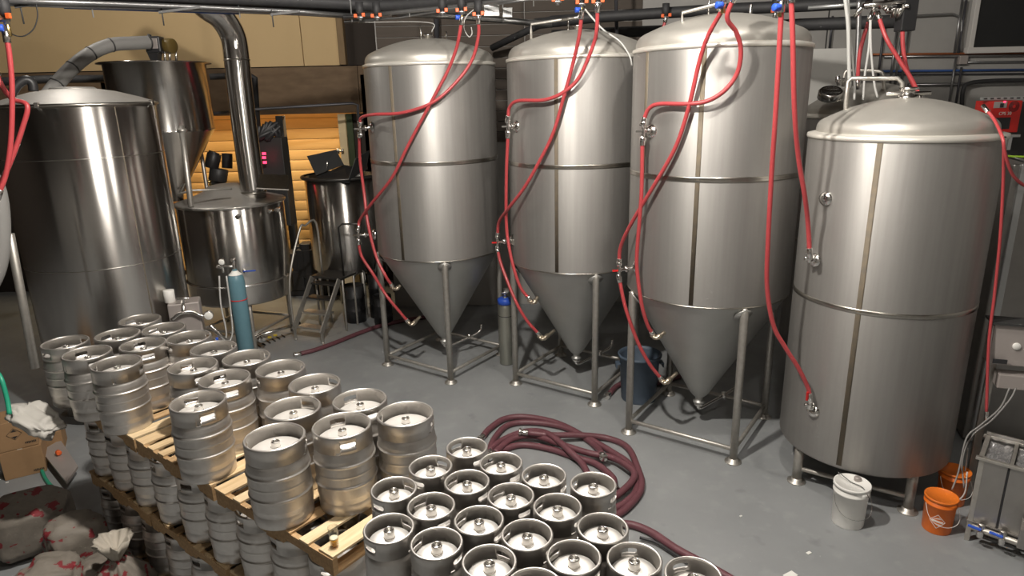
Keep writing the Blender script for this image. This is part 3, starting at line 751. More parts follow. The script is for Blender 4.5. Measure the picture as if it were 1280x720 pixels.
# pallet frame: F0 near corner, u along the face to the far left, v depth
F0 = Vector((-1.15, 3.49, 0)); u = Vector((-.795, .606, 0)); v = Vector((.606, .795, 0))
def face(s, d, z=0): return F0+u*s+v*d+Vector((0, 0, z))
PT = .14
def pallet(s0, L, z, label, depth=1.03):
    o = face(s0, 0, z); t = tag(empty('pallet', o, math.atan2(u.y, u.x)), label, 'pallet', 'wooden pallets under the kegs')
    # local x = along face, local y = -depth?  (u rotated +90 = left-hand) -> use local y negative for depth
    sg = -1
    n = 7; bw = [.14, .095, .095, .12, .095, .095, .14]; gap = (L-sum(bw))/(n-1); x = 0
    for k in range(n):
        wv = bw[k]; mt_ = random.choice([M['pallet1'], M['pallet2'], M['pallet1'], M['pallet3']])
        MB().box((x+wv/2, sg*depth/2+random.uniform(-.008, .008), PT-.009), (wv, depth, .018), random.uniform(-.006, .006), .002).build('deck_board', mt_, t)
        x += wv+gap
    for x0 in (0, L/2-.05, L-.1):
        MB().box((x0+.05, sg*depth/2, .009), (.1, depth, .018), 0, .002).build('bottom_board', M['pallet3'], t)
    for y in (.02, depth/2, depth-.02):
        mb = MB(); pts = [(0, .018), (L*.16, .018), (L*.19, .055), (L*.36, .055), (L*.39, .018), (L*.61, .018), (L*.64, .055), (L*.81, .055), (L*.84, .018), (L, .018), (L, PT-.018), (0, PT-.018)]
        vs = [(a, sg*y-.019, b) for a, b in pts]+[(a, sg*y+.019, b) for a, b in pts]; q = len(pts)
        mb._new(vs, [tuple(range(q)), tuple(range(q, 2*q))[::-1]]+[(i, (i+1) % q, (i+1) % q+q, i+q) for i in range(q)])
        mb.build('stringer', M['pallet3'] if y < .1 else M['pallet1'], t)
    return t
ZP = [0, .732, 1.464]
LV = ['floor level', 'middle level', 'top level']
PN = [(0, 1.34, 'nearest'), (1.39, 1.19, 'middle'), (2.62, 1.19, 'far left')]
for li, z in enumerate(ZP):
    for s, L, nm in PN:
        pallet(s, L, z, '%s wooden pallet of the %s, carrying big kegs' % (nm, LV[li]))
# lower tiers
for li, (z, nm) in enumerate(((.14, 'bottom'), (.872, 'middle'))):
    for r in range(2, -1, -1):
        for k in range(9):
            s = .215+k*.432
            p = face(s, .205+r*.42)
            if r == 0: lb, g = 'big steel keg, %s from the near end, front of the shaded %s tier' % (ORD[k], nm), 'front-row kegs of the %s tier' % nm
            elif k == 0: lb, g = 'big steel keg at the near end of the %s tier, row %s behind the front' % (nm, ORD[r]), 'near-end kegs of the %s tier' % nm
            else:
                if r == 1: continue
                lb, g = 'big steel keg hidden in the back row of the lower tiers', 'hidden back-row kegs of the lower tiers'
            put_keg('big', p.x, p.y, z, lb, g, full=(r == 0 or k == 0), rz=(random.uniform(-.5, .35)-2.0 if r == 0 else None))
# slim kegs
small = [(-.27, 3.29), (-.08, 3.12), (.14, 2.99), (.38, 2.90),
 (-.45, 3.10), (-.25, 2.95), (-.03, 2.82), (.19, 2.72), (.38, 2.55),
 (-.61, 2.90), (-.41, 2.75), (-.18, 2.63), (.04, 2.52), (.235, 2.37), (.48, 2.345),
 (-.58, 2.59), (-.35, 2.48), (-.12, 2.35), (.06, 2.195), (.30, 2.13), (.70, 2.24)]
for it in range(60):                        # settle so no two overlap
    for i in range(len(small)):
        for j in range(i):
            a, b = Vector(small[i]), Vector(small[j]); d = a-b
            if d.length < .2372:
                m_ = (.2376-d.length)/2; d.normalize(); small[i] = tuple(a+d*m_); small[j] = tuple(b-d*m_)
rowlab = []
for i in range(4): rowlab.append('slim steel keg, %s from the left in the farthest row by the hose coil' % ORD[i])
for i in range(5): rowlab.append('slim steel keg, %s from the left in the second farthest row' % ORD[i])
for i in range(5): rowlab.append('slim steel keg, %s from the left in the third farthest row' % ORD[i])
rowlab.append('slim steel keg at the right end of the third row of slim kegs')
rowlab += ['slim steel keg, %s from the left in the nearest row' % ORD[i] for i in range(4)]
rowlab += ['slim steel keg cut off by the bottom picture edge, right of centre', 'slim steel keg at the far right, separate from the others at the bottom edge']
rot_s = [-.9, 2.3, -.5, -.55, 4.2, -.7, 2.2, -.6, .2, 4.1, -.9, -.6, -.5, 2.4, 1.6, 4.0, -.5, 1.0, 2.0, .5, 1.8]
for (x, y), lb, a in zip(small, rowlab, rot_s):
    put_keg('small', x, y, 1.8822, lb, 'slim kegs on top of their stack', rz=a)
    for k in range(3):
        put_keg('small', x, y, .14+k*.5808, 'slim steel keg hidden in the lower layers of the slim stack', 'hidden lower slim kegs', full=False)
for i, (cx_, cy_) in enumerate(((-.12, 2.6), (.62, 2.4))):
    pass
t = tag(empty('pallet', (.02, 2.66, 0), math.radians(-38)), 'wooden pallet under the tall stack of slim kegs', 'pallet', 'wooden pallets under the kegs')
for k in range(8): MB().box((-.77+k*.22, 0, .131), (.14, 1.35, .018), 0, .002).build('deck_board', M['pallet1'], t)
for y in (-.6, 0, .6): MB().box((0, y, .07), (1.68, .05, .10)).build('stringer', M['pallet3'], t)
for x in (-.77, 0, .77): MB().box((x, 0, .01), (.12, 1.35, .02)).build('bottom_board', M['pallet3'], t)

# beer glass
bp = at_z(418.5, 683, 1.604)
bg = tag(empty('beer_glass', bp), 'half-full glass of amber beer standing on the pallet boards', 'glass')
MB().lathe([(0, 0), (.024, 0), (.026, .004), (.031, .10), (.0325, .145), (.0305, .145), (.029, .10), (.0235, .012), (0, .012)], 32).build('glass_body', M['glass'], bg)
MB().lathe([(0, .0125), (.0233, .0125), (.0265, .062), (0, .062)], 32).build('beer', M['beer'], bg)
MB().lathe([(0, .0622), (.0266, .0622), (.0270, .068), (0, .068)], 32).build('foam', M['foam'], bg)

# ------------------------------------------------------------------ red transfer hoses
def hose_pts(pts, C0, R0, Dtop=None):
    out = []
    for e in pts:
        px, py = e[0], e[1]; gap = e[2] if len(e) > 2 else .10
        d = ray(px, py); d2 = Vector((d.x, d.y)); L = d2.length; d2 /= L
        c = Vector(C0); tca = c.dot(d2); dd = c.length_squared-tca*tca; rr = R0+gap
        D = tca-math.sqrt(max(0, rr*rr-dd))
        out.append(CAM+d*(D/L))
    return out
def red_hose(pts, C0, R0, label, r=.023, m=None, ends=True, P=None):
    P = P or hose_pts(pts, C0, R0)
    o = MB().tube(spline(P, 8), r, 12).build('hose', m or M['hose'])
    tag(o, label, 'hose', 'red transfer hoses')
    if ends:
        for a, b in ((P[0], P[1]), (P[-1], P[-2])):
            d = (b-a).normalized(); MB().cyl(a-d*.05, a+d*.05, r*1.35, 12).build('end_clamp', M['chrome'], o)
    return P
R1 = .98
h1a = red_hose([(577, 26, .35), (574, 45, .3), (570, 62, .22), (560, 88, .14), (543, 120, .09), (510, 182, .07), (490, 222, .08), (464, 255, .12), (450, 275, .15), (448, 286, .15)], F1, R1, 'red hose running from the ceiling valve diagonally down across the leftmost fermenter')
h1b = red_hose([(598, 25, .35), (598, 45, .3), (590, 75, .2), (570, 103, .12), (541, 128, .09), (503, 141, .08), (468, 143, .14), (452, 147, .16), (450, 155, .16)], F1, R1, 'red hose curving from the ceiling to the upper left fitting of the leftmost fermenter')
red_hose([(449, 168, .16), (450, 200, .16), (455, 240, .14), (460, 280, .14), (470, 320, .1), (482, 345, .05), (490, 357, -.05)], F1, R1, 'red hose hanging from upper side fitting down to the cone of the leftmost fermenter')
red_hose([(448, 302, .15), (452, 320, .15), (466, 342, .12), (482, 368, .04), (498, 388, -.08), (510, 402, -.2)], F1, R1, 'red hose from lower side fitting to low cone valve of the leftmost fermenter')
h2a = red_hose([(727, 18, .35), (724, 45, .25), (716, 80, .12), (705, 120, .09), (692, 165, .08), (673, 204, .09), (655, 235, .12), (636, 260, .15), (624, 277, .17), (622, 294, .17)], F2, R1, 'red hose from a blue-handled ceiling valve diagonally across the middle fermenter')
h2b = red_hose([(747, 10, .35), (746, 35, .3), (742, 55, .2), (725, 95, .12), (705, 115, .1), (680, 125, .09), (648, 126, .11), (637, 134, .13), (635, 149, .13)], F2, R1, 'red hose curving from the ceiling to the upper left fitting of the middle fermenter')
red_hose([(635, 168, .12), (633, 220, .12), (633, 280, .12), (637, 312, .11), (643, 338, .09), (651, 360, .04), (662, 374, -.05)], F2, R1, 'red hose hanging from upper side fitting down to the cone of the middle fermenter')
red_hose([(622, 312, .17), (627, 332, .16), (644, 375, .06), (658, 400, -.05), (674, 418, -.2)], F2, R1, 'red hose from lower side fitting to low cone valve of the middle fermenter')
h3a = red_hose([(903, 8, .35), (902, 14, .3), (885, 45, .18), (874, 78, .11), (862, 130, .08), (847, 178, .07), (827, 216, .08), (798, 264, .11), (782, 293, .14), (775, 312, .16), (774, 328, .16)], F3, R1, 'red hose diagonal across the nearest conical fermenter down to its lower left fitting')
h3b = red_hose([(918, -4, .4), (909, 22, .35), (920, 40, .25), (926, 62, .18), (922, 90, .13), (907, 112, .11), (885, 126, .09), (860, 130, .08), (825, 130, .08), (811, 136, .1), (804, 152, .12)], F3, R1, 'red hose making an S-curve to the upper left fitting of the nearest conical fermenter')
red_hose([(803, 176, .12), (802, 237, .12), (799, 280, .12), (796, 320, .12), (797, 345, .11), (802, 380, .08), (809, 405, 0), (816, 418, -.08)], F3, R1, 'red hose hanging from upper side fitting down to the cone of the nearest conical fermenter')
red_hose([(774, 348, .16), (782, 385, .1), (797, 427, -.02), (812, 455, -.15), (827, 474, -.3)], F3, R1, 'red hose from lower side fitting to low cone valve of the nearest conical fermenter')
# the two hoses of the legged tank come from the rack beside fermenter three
def dline(pts): return [at_d(px, py, D) for px, py, D in pts]
red_hose(None, None, None, 'long red hose hanging down to the bottom valve of the right legged tank', P=dline([(977, 8, 6.7), (974, 62, 6.72), (969, 150, 6.75), (965, 210, 6.8), (960, 303, 6.85), (959, 360, 6.9), (967, 407, 6.95), (982, 435, 7.0), (998, 460, 7.05), (1010, 485, 7.1), (1012, 497, 7.1)]))
red_hose(None, None, None, 'red hose hanging down to the middle side valve of the right legged tank', P=dline([(989, -4, 6.7), (991, 50, 6.72), (993, 135, 6.78), (998, 196, 6.9), (1006, 245, 7.0), (1010, 280, 7.1), (1012, 316, 7.12)]))
for p, lb in (([(1088, 22, 9.2), (1080, 45, 9.2), (1074, 72, 9.2), (1072, 106, 9.25)], 'red hose hanging left from the junction box behind the right tank'),
              ([(1098, 20, 9.0), (1108, 48, 8.9), (1124, 75, 8.9), (1140, 100, 8.9), (1150, 122, 8.9)], 'red hose slanting right from the ceiling junction behind the right tank'),
              ([(1128, 32, 9.1), (1129, 60, 9.1), (1134, 88, 9.1), (1145, 112, 9.1), (1152, 124, 9.1)], 'red hose hanging steeply from the junction box end behind the right tank'),
              ([(1232, 136, 7.6), (1243, 150, 7.5), (1253, 172, 7.3), (1256, 190, 7.3), (1264, 215, 7.4), (1276, 229, 7.5), (1290, 236, 7.6)], 'red hose resting on the right edge of the legged tank flange'),
              ([(1255, 178, 7.35), (1254, 230, 7.5), (1250, 300, 7.6), (1243, 370, 7.7), (1236, 430, 7.7), (1233, 520, 7.7)], 'thin dark red hose hanging down right of the legged tank'),
              ([(8, 46, 8.0), (12, 70, 8.0), (15, 110, 8.0), (14, 170, 8.0), (8, 215, 8.0), (-2, 243, 8.0)], 'red hose hanging from the valve at the far left picture edge'),
              ([(-6, 88, 8.2), (4, 110, 8.2), (16, 124, 8.3), (34, 132, 8.2), (28, 160, 8.2), (14, 200, 8.2), (-4, 240, 8.2)], 'red hose looping in front of the polished tank at the far left')):
    red_hose(None, None, None, lb, P=dline(p), r=.014 if 'thin' in lb or 'resting' in lb else .023)

# tee fittings on the tanks
def tee(px, py, wx, wy, C0, gap, label, red=False):
    p = hose_pts([(px, py, gap)], C0, R1)[0]; q = hose_pts([(wx, wy, -.01)], C0, R1)[0]
    t = tag(empty('tee_fitting', p), label, 'fitting', 'tee fittings on the fermenters')
    MB().cyl((0, 0, -.12), (0, 0, .12), .022, 12).lathe([(.03, -.02), (.036, -.01), (.036, .01), (.03, .02)], 14, (0, 0, .085)).lathe([(.03, -.02), (.036, -.01), (.036, .01), (.03, .02)], 14, (0, 0, -.085)).build('pipe_tee', M['chrome'], t)
    d = q-p; qq = d.to_track_quat('Z', 'Y').to_matrix(); L = d.length
    MB().cyl((0, 0, 0), d, .02, 12).lathe([(.02, L*.35), (.042, L*.37), (.042, L*.5), (.02, L*.52)], 14, (0, 0, 0), qq).lathe([(.02, L-.05), (.05, L-.045), (.085, L-.01), (.085, L+.01)], 20, (0, 0, 0), qq).build('clamp_port', M['chrome'], t)
    MB().box((-.05, -.01, 0), (.07, .015, .022)).build('lever', M['redhandle'] if red else M['chrome'], t)
tee(450, 161, 466, 159, F1, .16, 'chrome tee fitting high on the left side of the leftmost fermenter')
tee(448, 294, 468, 293, F1, .15, 'chrome tee fitting low on the left side of the leftmost fermenter')
tee(635, 158, 646, 158, F2, .12, 'chrome tee fitting high on the left side of the middle fermenter')
tee(622, 303, 643, 300, F2, .17, 'chrome tee fitting low on the left side of the middle fermenter', True)
tee(804, 164, 815, 164, F3, .12, 'chrome tee fitting high on the left side of the nearest conical fermenter')
tee(774, 338, 796, 334, F3, .16, 'chrome tee fitting low on the left side of the nearest conical fermenter', True)
# cone elbows
def elbow(px, py, wx, wy, C0, g, g2, label):
    P = hose_pts([(px, py, g), (px+2, py+3, g), (px+6, py+3, g-.02), (wx, wy, g2)], C0, R1)
    o = MB().tube(spline(P, 5), .024, 12).cyl(P[-2], P[-2]+(P[-1]-P[-2])*.4, .035).cyl(P[0]+Vector((0, 0, .02)), P[0]-Vector((0, 0, .02)), .033).build('cone_valve', M['brass_steel'])
    tag(o, label, 'valve', 'elbow valves on the cones')
M['brass_steel'] = mat('dull_brassy_steel', (.55, .48, .38), .35, .9)
elbow(490, 358, 500, 357, F1, -.05, -.14, 'small elbow valve high on the cone of the leftmost fermenter')
elbow(510, 402, 525, 396, F1, -.2, -.42, 'small elbow valve low on the cone of the leftmost fermenter')
elbow(662, 375, 672, 371, F2, -.05, -.16, 'small elbow valve high on the cone of the middle fermenter')
elbow(674, 420, 693, 413, F2, -.2, -.46, 'small elbow valve low on the cone of the middle fermenter')
elbow(816, 419, 831, 415, F3, -.08, -.2, 'small elbow valve high on the cone of the nearest conical fermenter')
elbow(827, 475, 846, 466, F3, -.3, -.5, 'small elbow valve low on the cone of the nearest conical fermenter')
# side valves of the legged tank
def port(px, py, wx, wy, label, lever=None, L=.1):
    p = hose_pts([(px, py, L)], T4, .87)[0]; q = hose_pts([(wx, wy, -.01)], T4, .87)[0]
    t = tag(empty('tank_valve', p), label, 'valve', 'valves on the right legged tank')
    d = q-p; qq = d.to_track_quat('Z', 'Y').to_matrix(); n = d.length
    MB().cyl((0, 0, 0), d, .024, 12).lathe([(.03, .02), (.045, .025), (.045, .045), (.03, .05)], 16, (0, 0, 0), qq).lathe([(.03, n-.05), (.065, n-.04), (.075, n-.005), (.075, n+.01)], 20, (0, 0, 0), qq).build('port_body', M['chrome'], t)
    if lever is not None:
        MB().cyl((0, 0, -.04), (0, 0, .09), .022, 12).cyl((-.05, 0, .0), (.02, 0, 0), .02).build('valve_body', M['chrome'], t)
        MB().box((-.045, -.02, .11), (.025, .015, .10), .1, .004).build('lever', lever, t)
port(1012, 323, 1020, 325, 'chrome valve on the middle left side of the right legged tank', M['chrome'])
port(1012, 506, 1018, 513, 'chrome valve with red lever low on the right legged tank', M['redhandle'])
port(1030, 249, 1034, 248, 'small round sample port high on the right legged tank', None, .04)

# ------------------------------------------------------------------ pipe rack
def pipe(pts, r, m, label, name='pipe', cat='pipe', n=12, sub=0, group='pipes and conduits of the overhead rack'):
    P = dline(pts); P = spline(P, sub) if sub else P
    return tag(MB().tube(P, r, n).build(name, m), label, cat, group)
# back left bundle, passing above the tanks on the left
pipe([(-30, 0, 9.2), (120, 4, 9.6), (250, 9, 10.0), (380, 15, 10.4), (445, 20, 10.6)], .03, M['conduit'], 'upper bright conduit of the left overhead rack', 'conduit')
pipe([(-30, 4, 9.3), (120, 9, 9.7), (250, 13, 10.1), (380, 18, 10.5), (445, 22, 10.7)], .02, M['conduit'], 'lower thin conduit of the left overhead rack', 'conduit')
pipe([(-30, -5, 9.4), (150, 0, 9.9), (300, 5, 10.3), (445, 12, 10.8)], .06, M['pipeblk'], 'dark pipe lying on top of the left overhead rack', 'insulated_pipe')
pipe([(80, 9.5, 9.7), (200, 13.5, 10), (300, 17, 10.3)], .014, M['bluepipe'], 'thin blue pipe under the left overhead rack', 'blue_pipe')
pipe([(-30, -16, 9.2), (120, -10, 9.7), (200, -6, 9.9), (330, 0, 10.3), (440, 5, 10.6), (470, 7, 10.6), (520, 5, 10.4), (580, -2, 10.1), (640, -12, 9.7)], .085, M['pipeblk'], 'thick black insulated main pipe bending above the leftmost fermenter', 'insulated_pipe', sub=4)
pipe([(430, 22, 10.5), (500, 15, 10.2), (560, 9, 9.9), (620, 2, 9.6), (680, -8, 9.2)], .03, M['conduit'], 'conduit rising rightwards above the leftmost fermenter', 'conduit')
pipe([(490, 17, 10.9), (560, 20, 10.9), (625, 25, 10.9), (690, 31, 10.9)], .045, M['conduit'], 'grey strut rail behind the leftmost fermenter dome', 'strut_rail')
pipe([(430, 28, 10.7), (500, 22, 10.7), (560, 12, 10.2), (620, 5, 9.8), (700, -6, 9.3)], .018, M['conduit'], 'thin conduit over the leftmost fermenter', 'conduit')
# black pipes behind the domes
pipe([(668, 30, 11.6), (740, 22, 11.6), (800, 18, 11.6), (900, 12, 11.4), (1010, 7, 11.2), (1090, 2, 11.1)], .085, M['pipeblk'], 'upper black insulated pipe running behind the fermenter domes', 'insulated_pipe')
pipe([(690, 44, 12.6), (780, 40, 12.5), (900, 36, 12.3), (1000, 31, 11.6), (1142, 26, 11.2)], .09, M['pipeblk'], 'lower black insulated pipe running behind the fermenter domes', 'insulated_pipe')
pipe([(615, 60, 13.1), (660, 38, 12.6), (690, 24, 12.4), (720, 22, 12.2)], .06, M['pipeblk'], 'black pipe slanting up behind the middle fermenter', 'insulated_pipe')
pipe([(1010, 10, 10.2), (1088, 4, 10.2)], .025, M['strut'], 'white strut bar in front of the black pipe near the junction box', 'strut_rail')
pipe([(766, -200, 12), (771, 45, 12)], .03, M['conduit_dark'], 'dark vertical pipe behind the middle fermenter dome', 'conduit')
pipe([(543, -150, 13), (546, 70, 13)], .05, M['conduit_dark'], 'dark vertical duct behind the leftmost fermenter dome', 'conduit')
# hanging rods
RODS = [(117, 9.7, 22), (300, 10.2, 22), (440, 10.5, 27), (512, 10.4, 21), (667, 9.5, 8), (629, 10.8, 28), (30, 9.4, 30), (205, 9.9, 32), (342, 10.2, 34)]
for i, (px, D, py) in enumerate(RODS):
    a = at_d(px, py, D); small_ = i in (6, 7, 8)
    lb = ['first', 'second', 'third', 'fourth', 'fifth', 'sixth', 'seventh', 'eighth', 'ninth'][i]
    o = MB().cyl(a, (a.x, a.y, CEIL if not small_ else a.z+.22), .009, 6).build('threaded_rod', M['strut'] if not small_ else M['darkgrey'])
    where = ['above the polished tank', 'beside the flue pipe', 'at the cream wall end', 'just left of the first fermenter dome', 'above the gap of first and second fermenter', 'over the right side of the first fermenter dome', 'near the left picture edge', 'above the grain hopper motor', 'right of the flue pipe'][i]
    tag(o, '%s threaded hanger rod %s' % ('thin white' if not small_ else 'short dark', where), 'rod', 'hanger rods of the rack')
for i, (a, b) in enumerate((((18, 8.5, 9.4), (55, 3, 9.4)), ((198, 15.5, 9.9), (250, 9, 9.9)), ((338, 18.5, 10.2), (375, 14, 10.2)))):
    tag(MB().beam(at_d(*a), at_d(*b), .04, .03).build('strut_bracket', M['darkgrey']), 'dark strut bracket %s' % ['at the left edge of the rack', 'above the grain hopper motor', 'on the rack right of the flue pipe'][i], 'bracket', 'strut brackets of the rack')
# black drop elbows with orange-handled valves
def valve(px, py, D, label, blue=False, orange=True, drop=.18):
    t = tag(empty('drop_valve', at_d(px, py, D)), label, 'valve', 'orange-handled drop valves of the rack')
    MB().tube([(0, 0, drop), (0, 0, .05), (0, 0, .0)], [.055, .055, .025], 14).build('insulated_drop', M['pipeblk'], t)
    MB().cyl((0, 0, -.06), (0, 0, .01), .025).cyl((-.045, -.02, -.02), (.045, -.02, -.02), .018).build('valve_body', M['conduit'], t)
    if orange:
        MB().box((-.055, -.04, -.0), (.045, .03, .05), 0, .006).build('orange_handle', M['orange_clip'], t)
        MB().box((.055, -.04, .01), (.045, .03, .05), 0, .006).build('orange_handle', M['orange_clip'], t)
    if blue:
        MB().cyl((0, 0, -.16), (0, 0, -.05), .022, 12).build('brass_body', M['brass'], t)
        MB().cyl((-.02, -.03, -.09), (-.08, -.05, -.09), .032, 12).build('blue_handle', M['bluehandle'], t)
for a in ((450, 20, 10.2, 'left one of two orange-handled valves at the end of the cream wall'), (471, 20, 10.2, 'right one of two orange-handled valves at the end of the cream wall'),
          (553, 14, 9.7, 'orange-handled valve above the centre of the leftmost fermenter dome'), (577, 13, 9.6, 'blue and orange handled valve feeding the diagonal hose of the leftmost fermenter', True),
          (598, 18, 9.6, 'orange-handled valve feeding the curved hose of the leftmost fermenter'),
          (697, 0, 9.1, 'orange-handled valve left above the middle fermenter dome'), (727, 3, 8.9, 'blue and orange handled valve feeding the diagonal hose of the middle fermenter', True), (747, 2, 8.8, 'orange-handled valve feeding the curved hose of the middle fermenter'),
          (905, -6, 7.1, 'blue-handled brass valve above the nearest conical fermenter dome', True, False), (977, -4, 6.7, 'brass valve feeding the long hose of the right legged tank', True, False),
          (832, 20, 11.3, 'orange-handled valve on the black pipe between middle and nearest fermenter'), (969, 14, 11.1, 'orange-handled valve on the black pipe behind the nearest fermenter'),
          (7, 22, 8.0, 'blue and orange handled valve at the far left picture edge', True)): valve(*a)
for i, (px, py, px2, py2, D, lb) in enumerate(((832, 24, 829, 36, 11.3, 'short red hose stub on the black pipe left of the nearest dome'), (969, 18, 966, 32, 11.1, 'short red hose stub behind the right side of the nearest dome'))):
    red_hose(None, None, None, lb, P=[at_d(px, py, D), at_d((px+px2)/2, (py+py2)/2, D), at_d(px2, py2, D), at_d(px2-1, py2+14, D)])
# junction boxes
p = at_d(614, 13, 9.9)
tag(MB().box(p, (.22, .12, .16), .1, .008).box(p+Vector((.22, .05, -.03)), (.14, .1, .13), .1, .008).build('junction_box', M['strut']), 'galvanized junction boxes above the right of the first dome', 'junction box')
jb = tag(empty('valve_manifold', at_d(1112, 14, 9.0)), 'black hose junction block with chrome manifold above the right tank', 'manifold')
MB().box((.22, .05, 0), (.17, .14, .42), .1, .01).build('block', M['black'], jb)
mb = MB()
for i in range(9):
    a = Vector((-.3+.06*i, random.uniform(-.05, .05), random.uniform(.02, .12))); mb.cyl(a, a+Vector((random.uniform(-.08, .1), .05, random.uniform(-.1, .06))), .03, 10)
mb.tube([(-.3, 0, .06), (.15, 0, .1)], .03, 10); mb.build('manifold_pipe', M['chrome'], jb)
# thin cables
def cable(pts, label, r=.006, m=None, group='thin cables and tubing'):
    return tag(MB().tube(spline(dline(pts), 6), r, 8).build('cable', m or M['whitecable']), label, 'cable', group)
cable([(45, 5, 8.6), (47, 20, 8.6), (42, 36, 8.6), (30, 45, 8.6), (18, 44, 8.6), (10, 38, 8.4)], 'thin black cable looping at the top left corner', m=M['black'])
cable([(592, 12, 9.6), (582, 22, 9.6), (580, 35, 9.6), (586, 46, 9.6), (590, 42, 9.6), (589, 34, 9.6)], 'thin grey cable loop beside the first fermenter hoses')
cable([(728, 7, 9), (740, 22, 8.9), (755, 38, 8.85), (775, 52, 8.8), (787, 70, 8.78), (790, 82, 8.78)], 'thin clear tube over the right of the middle dome', .011)
cable([(1056, -5, 8.8), (1060, 30, 8.8), (1061, 70, 8.8), (1062, 110, 8.8)], 'left grey tube hanging behind the right tank dome', .022)
cable([(1060, -5, 8.9), (1063, 50, 8.9), (1068, 100, 8.9), (1068, 125, 8.9)], 'second grey tube hanging behind the right tank dome', .014)
cable([(1088, 25, 8.9), (1086, 60, 8.9), (1081, 95, 8.9), (1079, 125, 8.9)], 'clear tube hanging below the junction block, left one', .013)
cable([(1088, 25, 8.9), (1089, 65, 8.9), (1093, 105, 8.9), (1097, 122, 8.9)], 'clear tube hanging below the junction block, right one', .013)
cable([(1074, 0, 9.6), (1073, 40, 9.6), (1070, 100, 9.6)], 'braided grey tube behind the right tank dome', .03, M['conduit'])
cable([(448, 28, 10.4), (535, 28, 9.7), (540, 40, 9.6)], 'thin wire above the left of the first dome', .005)
# wall pipes on the concrete wall
def wpipe(a, b, r, m, label, off=.06, name='wall_conduit'):
    A3, B3 = at_y(a[0], a[1], YR-off), at_y(b[0], b[1], YR-off)
    return tag(MB().tube([A3, B3], r, 10).build(name, m), label, 'pipe', 'conduits on the concrete wall')
wpipe((1088, 68, ), (1300, 66), .02, mat('orange_copper_pipe', (.35, .12, .05), .4, .5), 'orange-brown copper line, upper one on the concrete wall')
wpipe((1105, 71), (1300, 69), .025, M['conduit'], 'grey conduit just under the orange-brown copper line')
wpipe((1200, 78), (1300, 77), .02, M['conduit'], 'short light conduit right of the small wall box')
wpipe((1100, 89), (1300, 87), .022, M['bluepipe'], 'blue pipe line crossing the concrete wall')
wpipe((1135, 106), (1300, 104), .03, M['conduit'], 'lowest grey conduit crossing the concrete wall')
wpipe((1120, 93), (1300, 92), .016, M['conduit_dark'], 'thin dark conduit under the blue pipe line')
for i, (x, y0, y1, m) in enumerate(((1122, 30, 112, 'conduit'), (1128, 34, 112, 'conduit'), (1136, 34, 112, 'conduit'), (1106, 28, 100, 'conduit_dark'), (1195, 72, 128, 'conduit'), (1202, 84, 130, 'conduit_dark'), (1208, 0, 66, 'conduit_dark'), (1203, 0, 66, 'conduit'), (1041, 20, 60, 'conduit_dark'))):
    A3, B3 = at_y(x, y0, YR-.1), at_y(x-(0 if x > 1110 else 0), y1, YR-.1); B3.x = A3.x
    tag(MB().tube([A3, B3], .022, 8).build('wall_conduit', M[m]), 'vertical conduit on the concrete wall, %s from the left of the vertical ones' % ['third', 'fourth', 'fifth', 'second', 'sixth', 'seventh', 'ninth', 'eighth', 'first'][i], 'pipe', 'vertical conduits on the concrete wall')
A3 = at_y(1202, 20, YR-.1)
tag(MB().tube(spline([at_y(px, py, YR-.1) for px, py in ((1140, 20), (1180, 18), (1192, 18), (1200, 23), (1202, 32), (1200, 65))], 4), .02, 10).build('wall_conduit', M['conduit']), 'thin conduit bending down beside the window', 'pipe', 'conduits on the concrete wall')
tag(MB().box(at_y(1203, 75, YR-.08), (.16, .1, .16), 0, .01).build('wall_box', M['boxgrey']), 'small grey square junction box under the window corner', 'junction box')
tag(MB().tube(spline([at_y(px, py, YR-.2) for px, py in ((1290, 100), (1240, 101), (1212, 104), (1204, 112), (1202, 135))], 4), .04, 10).build('wall_pipe', M['pipeblk']), 'black insulated pipe bending down under the wall conduits', 'pipe', 'conduits on the concrete wall')
# left wall dark pipes
for pts, r, lb in (([(-20, 103, 14.8), (60, 99, 14.8), (170, 98, 14.8)], .07, 'black pipe line along the plywood behind the polished tank'),
               ([(262, 96, 14.6), (312, 94, 14.6), (318, 97, 14.6), (322, 160, 14.6)], .06, 'black pipe with a downward bend right of the flue'),
               ([(252, 143, 14.5), (330, 136, 14.5), (440, 129, 14.5), (447, 131, 14.5), (449, 170, 14.5)], .03, 'grey rail crossing above the golden siding'),
               ([(307, 128, 14.3), (316, 128, 14.3), (317, 170, 14.3)], .025, 'bent grey conduit right of the flue')):
    pipe(pts, r, M['pipeblk'] if r > .05 else M['conduit_dark'], lb, 'wall_pipe', group='pipes in front of the plywood wall')
# pole and grey hose at the left
tag(MB().cyl(at_d(12, 292, 8.9), at_d(44, 460, 8.9), .045, 14).build('steel_post', M['leg']), 'slanting looking steel post left of the polished tank', 'post')
tag(MB().tube(spline([at_d(px, py, 8.4) for px, py in ((-22, 205), (-4, 240), (1, 290), (-4, 335), (-22, 372))], 6), .085, 18).build('duct_hose', M['greyhose']), 'grey ribbed hose at the left picture edge', 'hose')
# hose on the lid of the liquor tank
cable([(14, 118, 9.6), (22, 106, 9.6), (32, 100, 9.6), (40, 104, 9.6), (42, 114, 9.6)], 'dark thick hose arching behind the left of the polished tank lid', .05, M['black'])

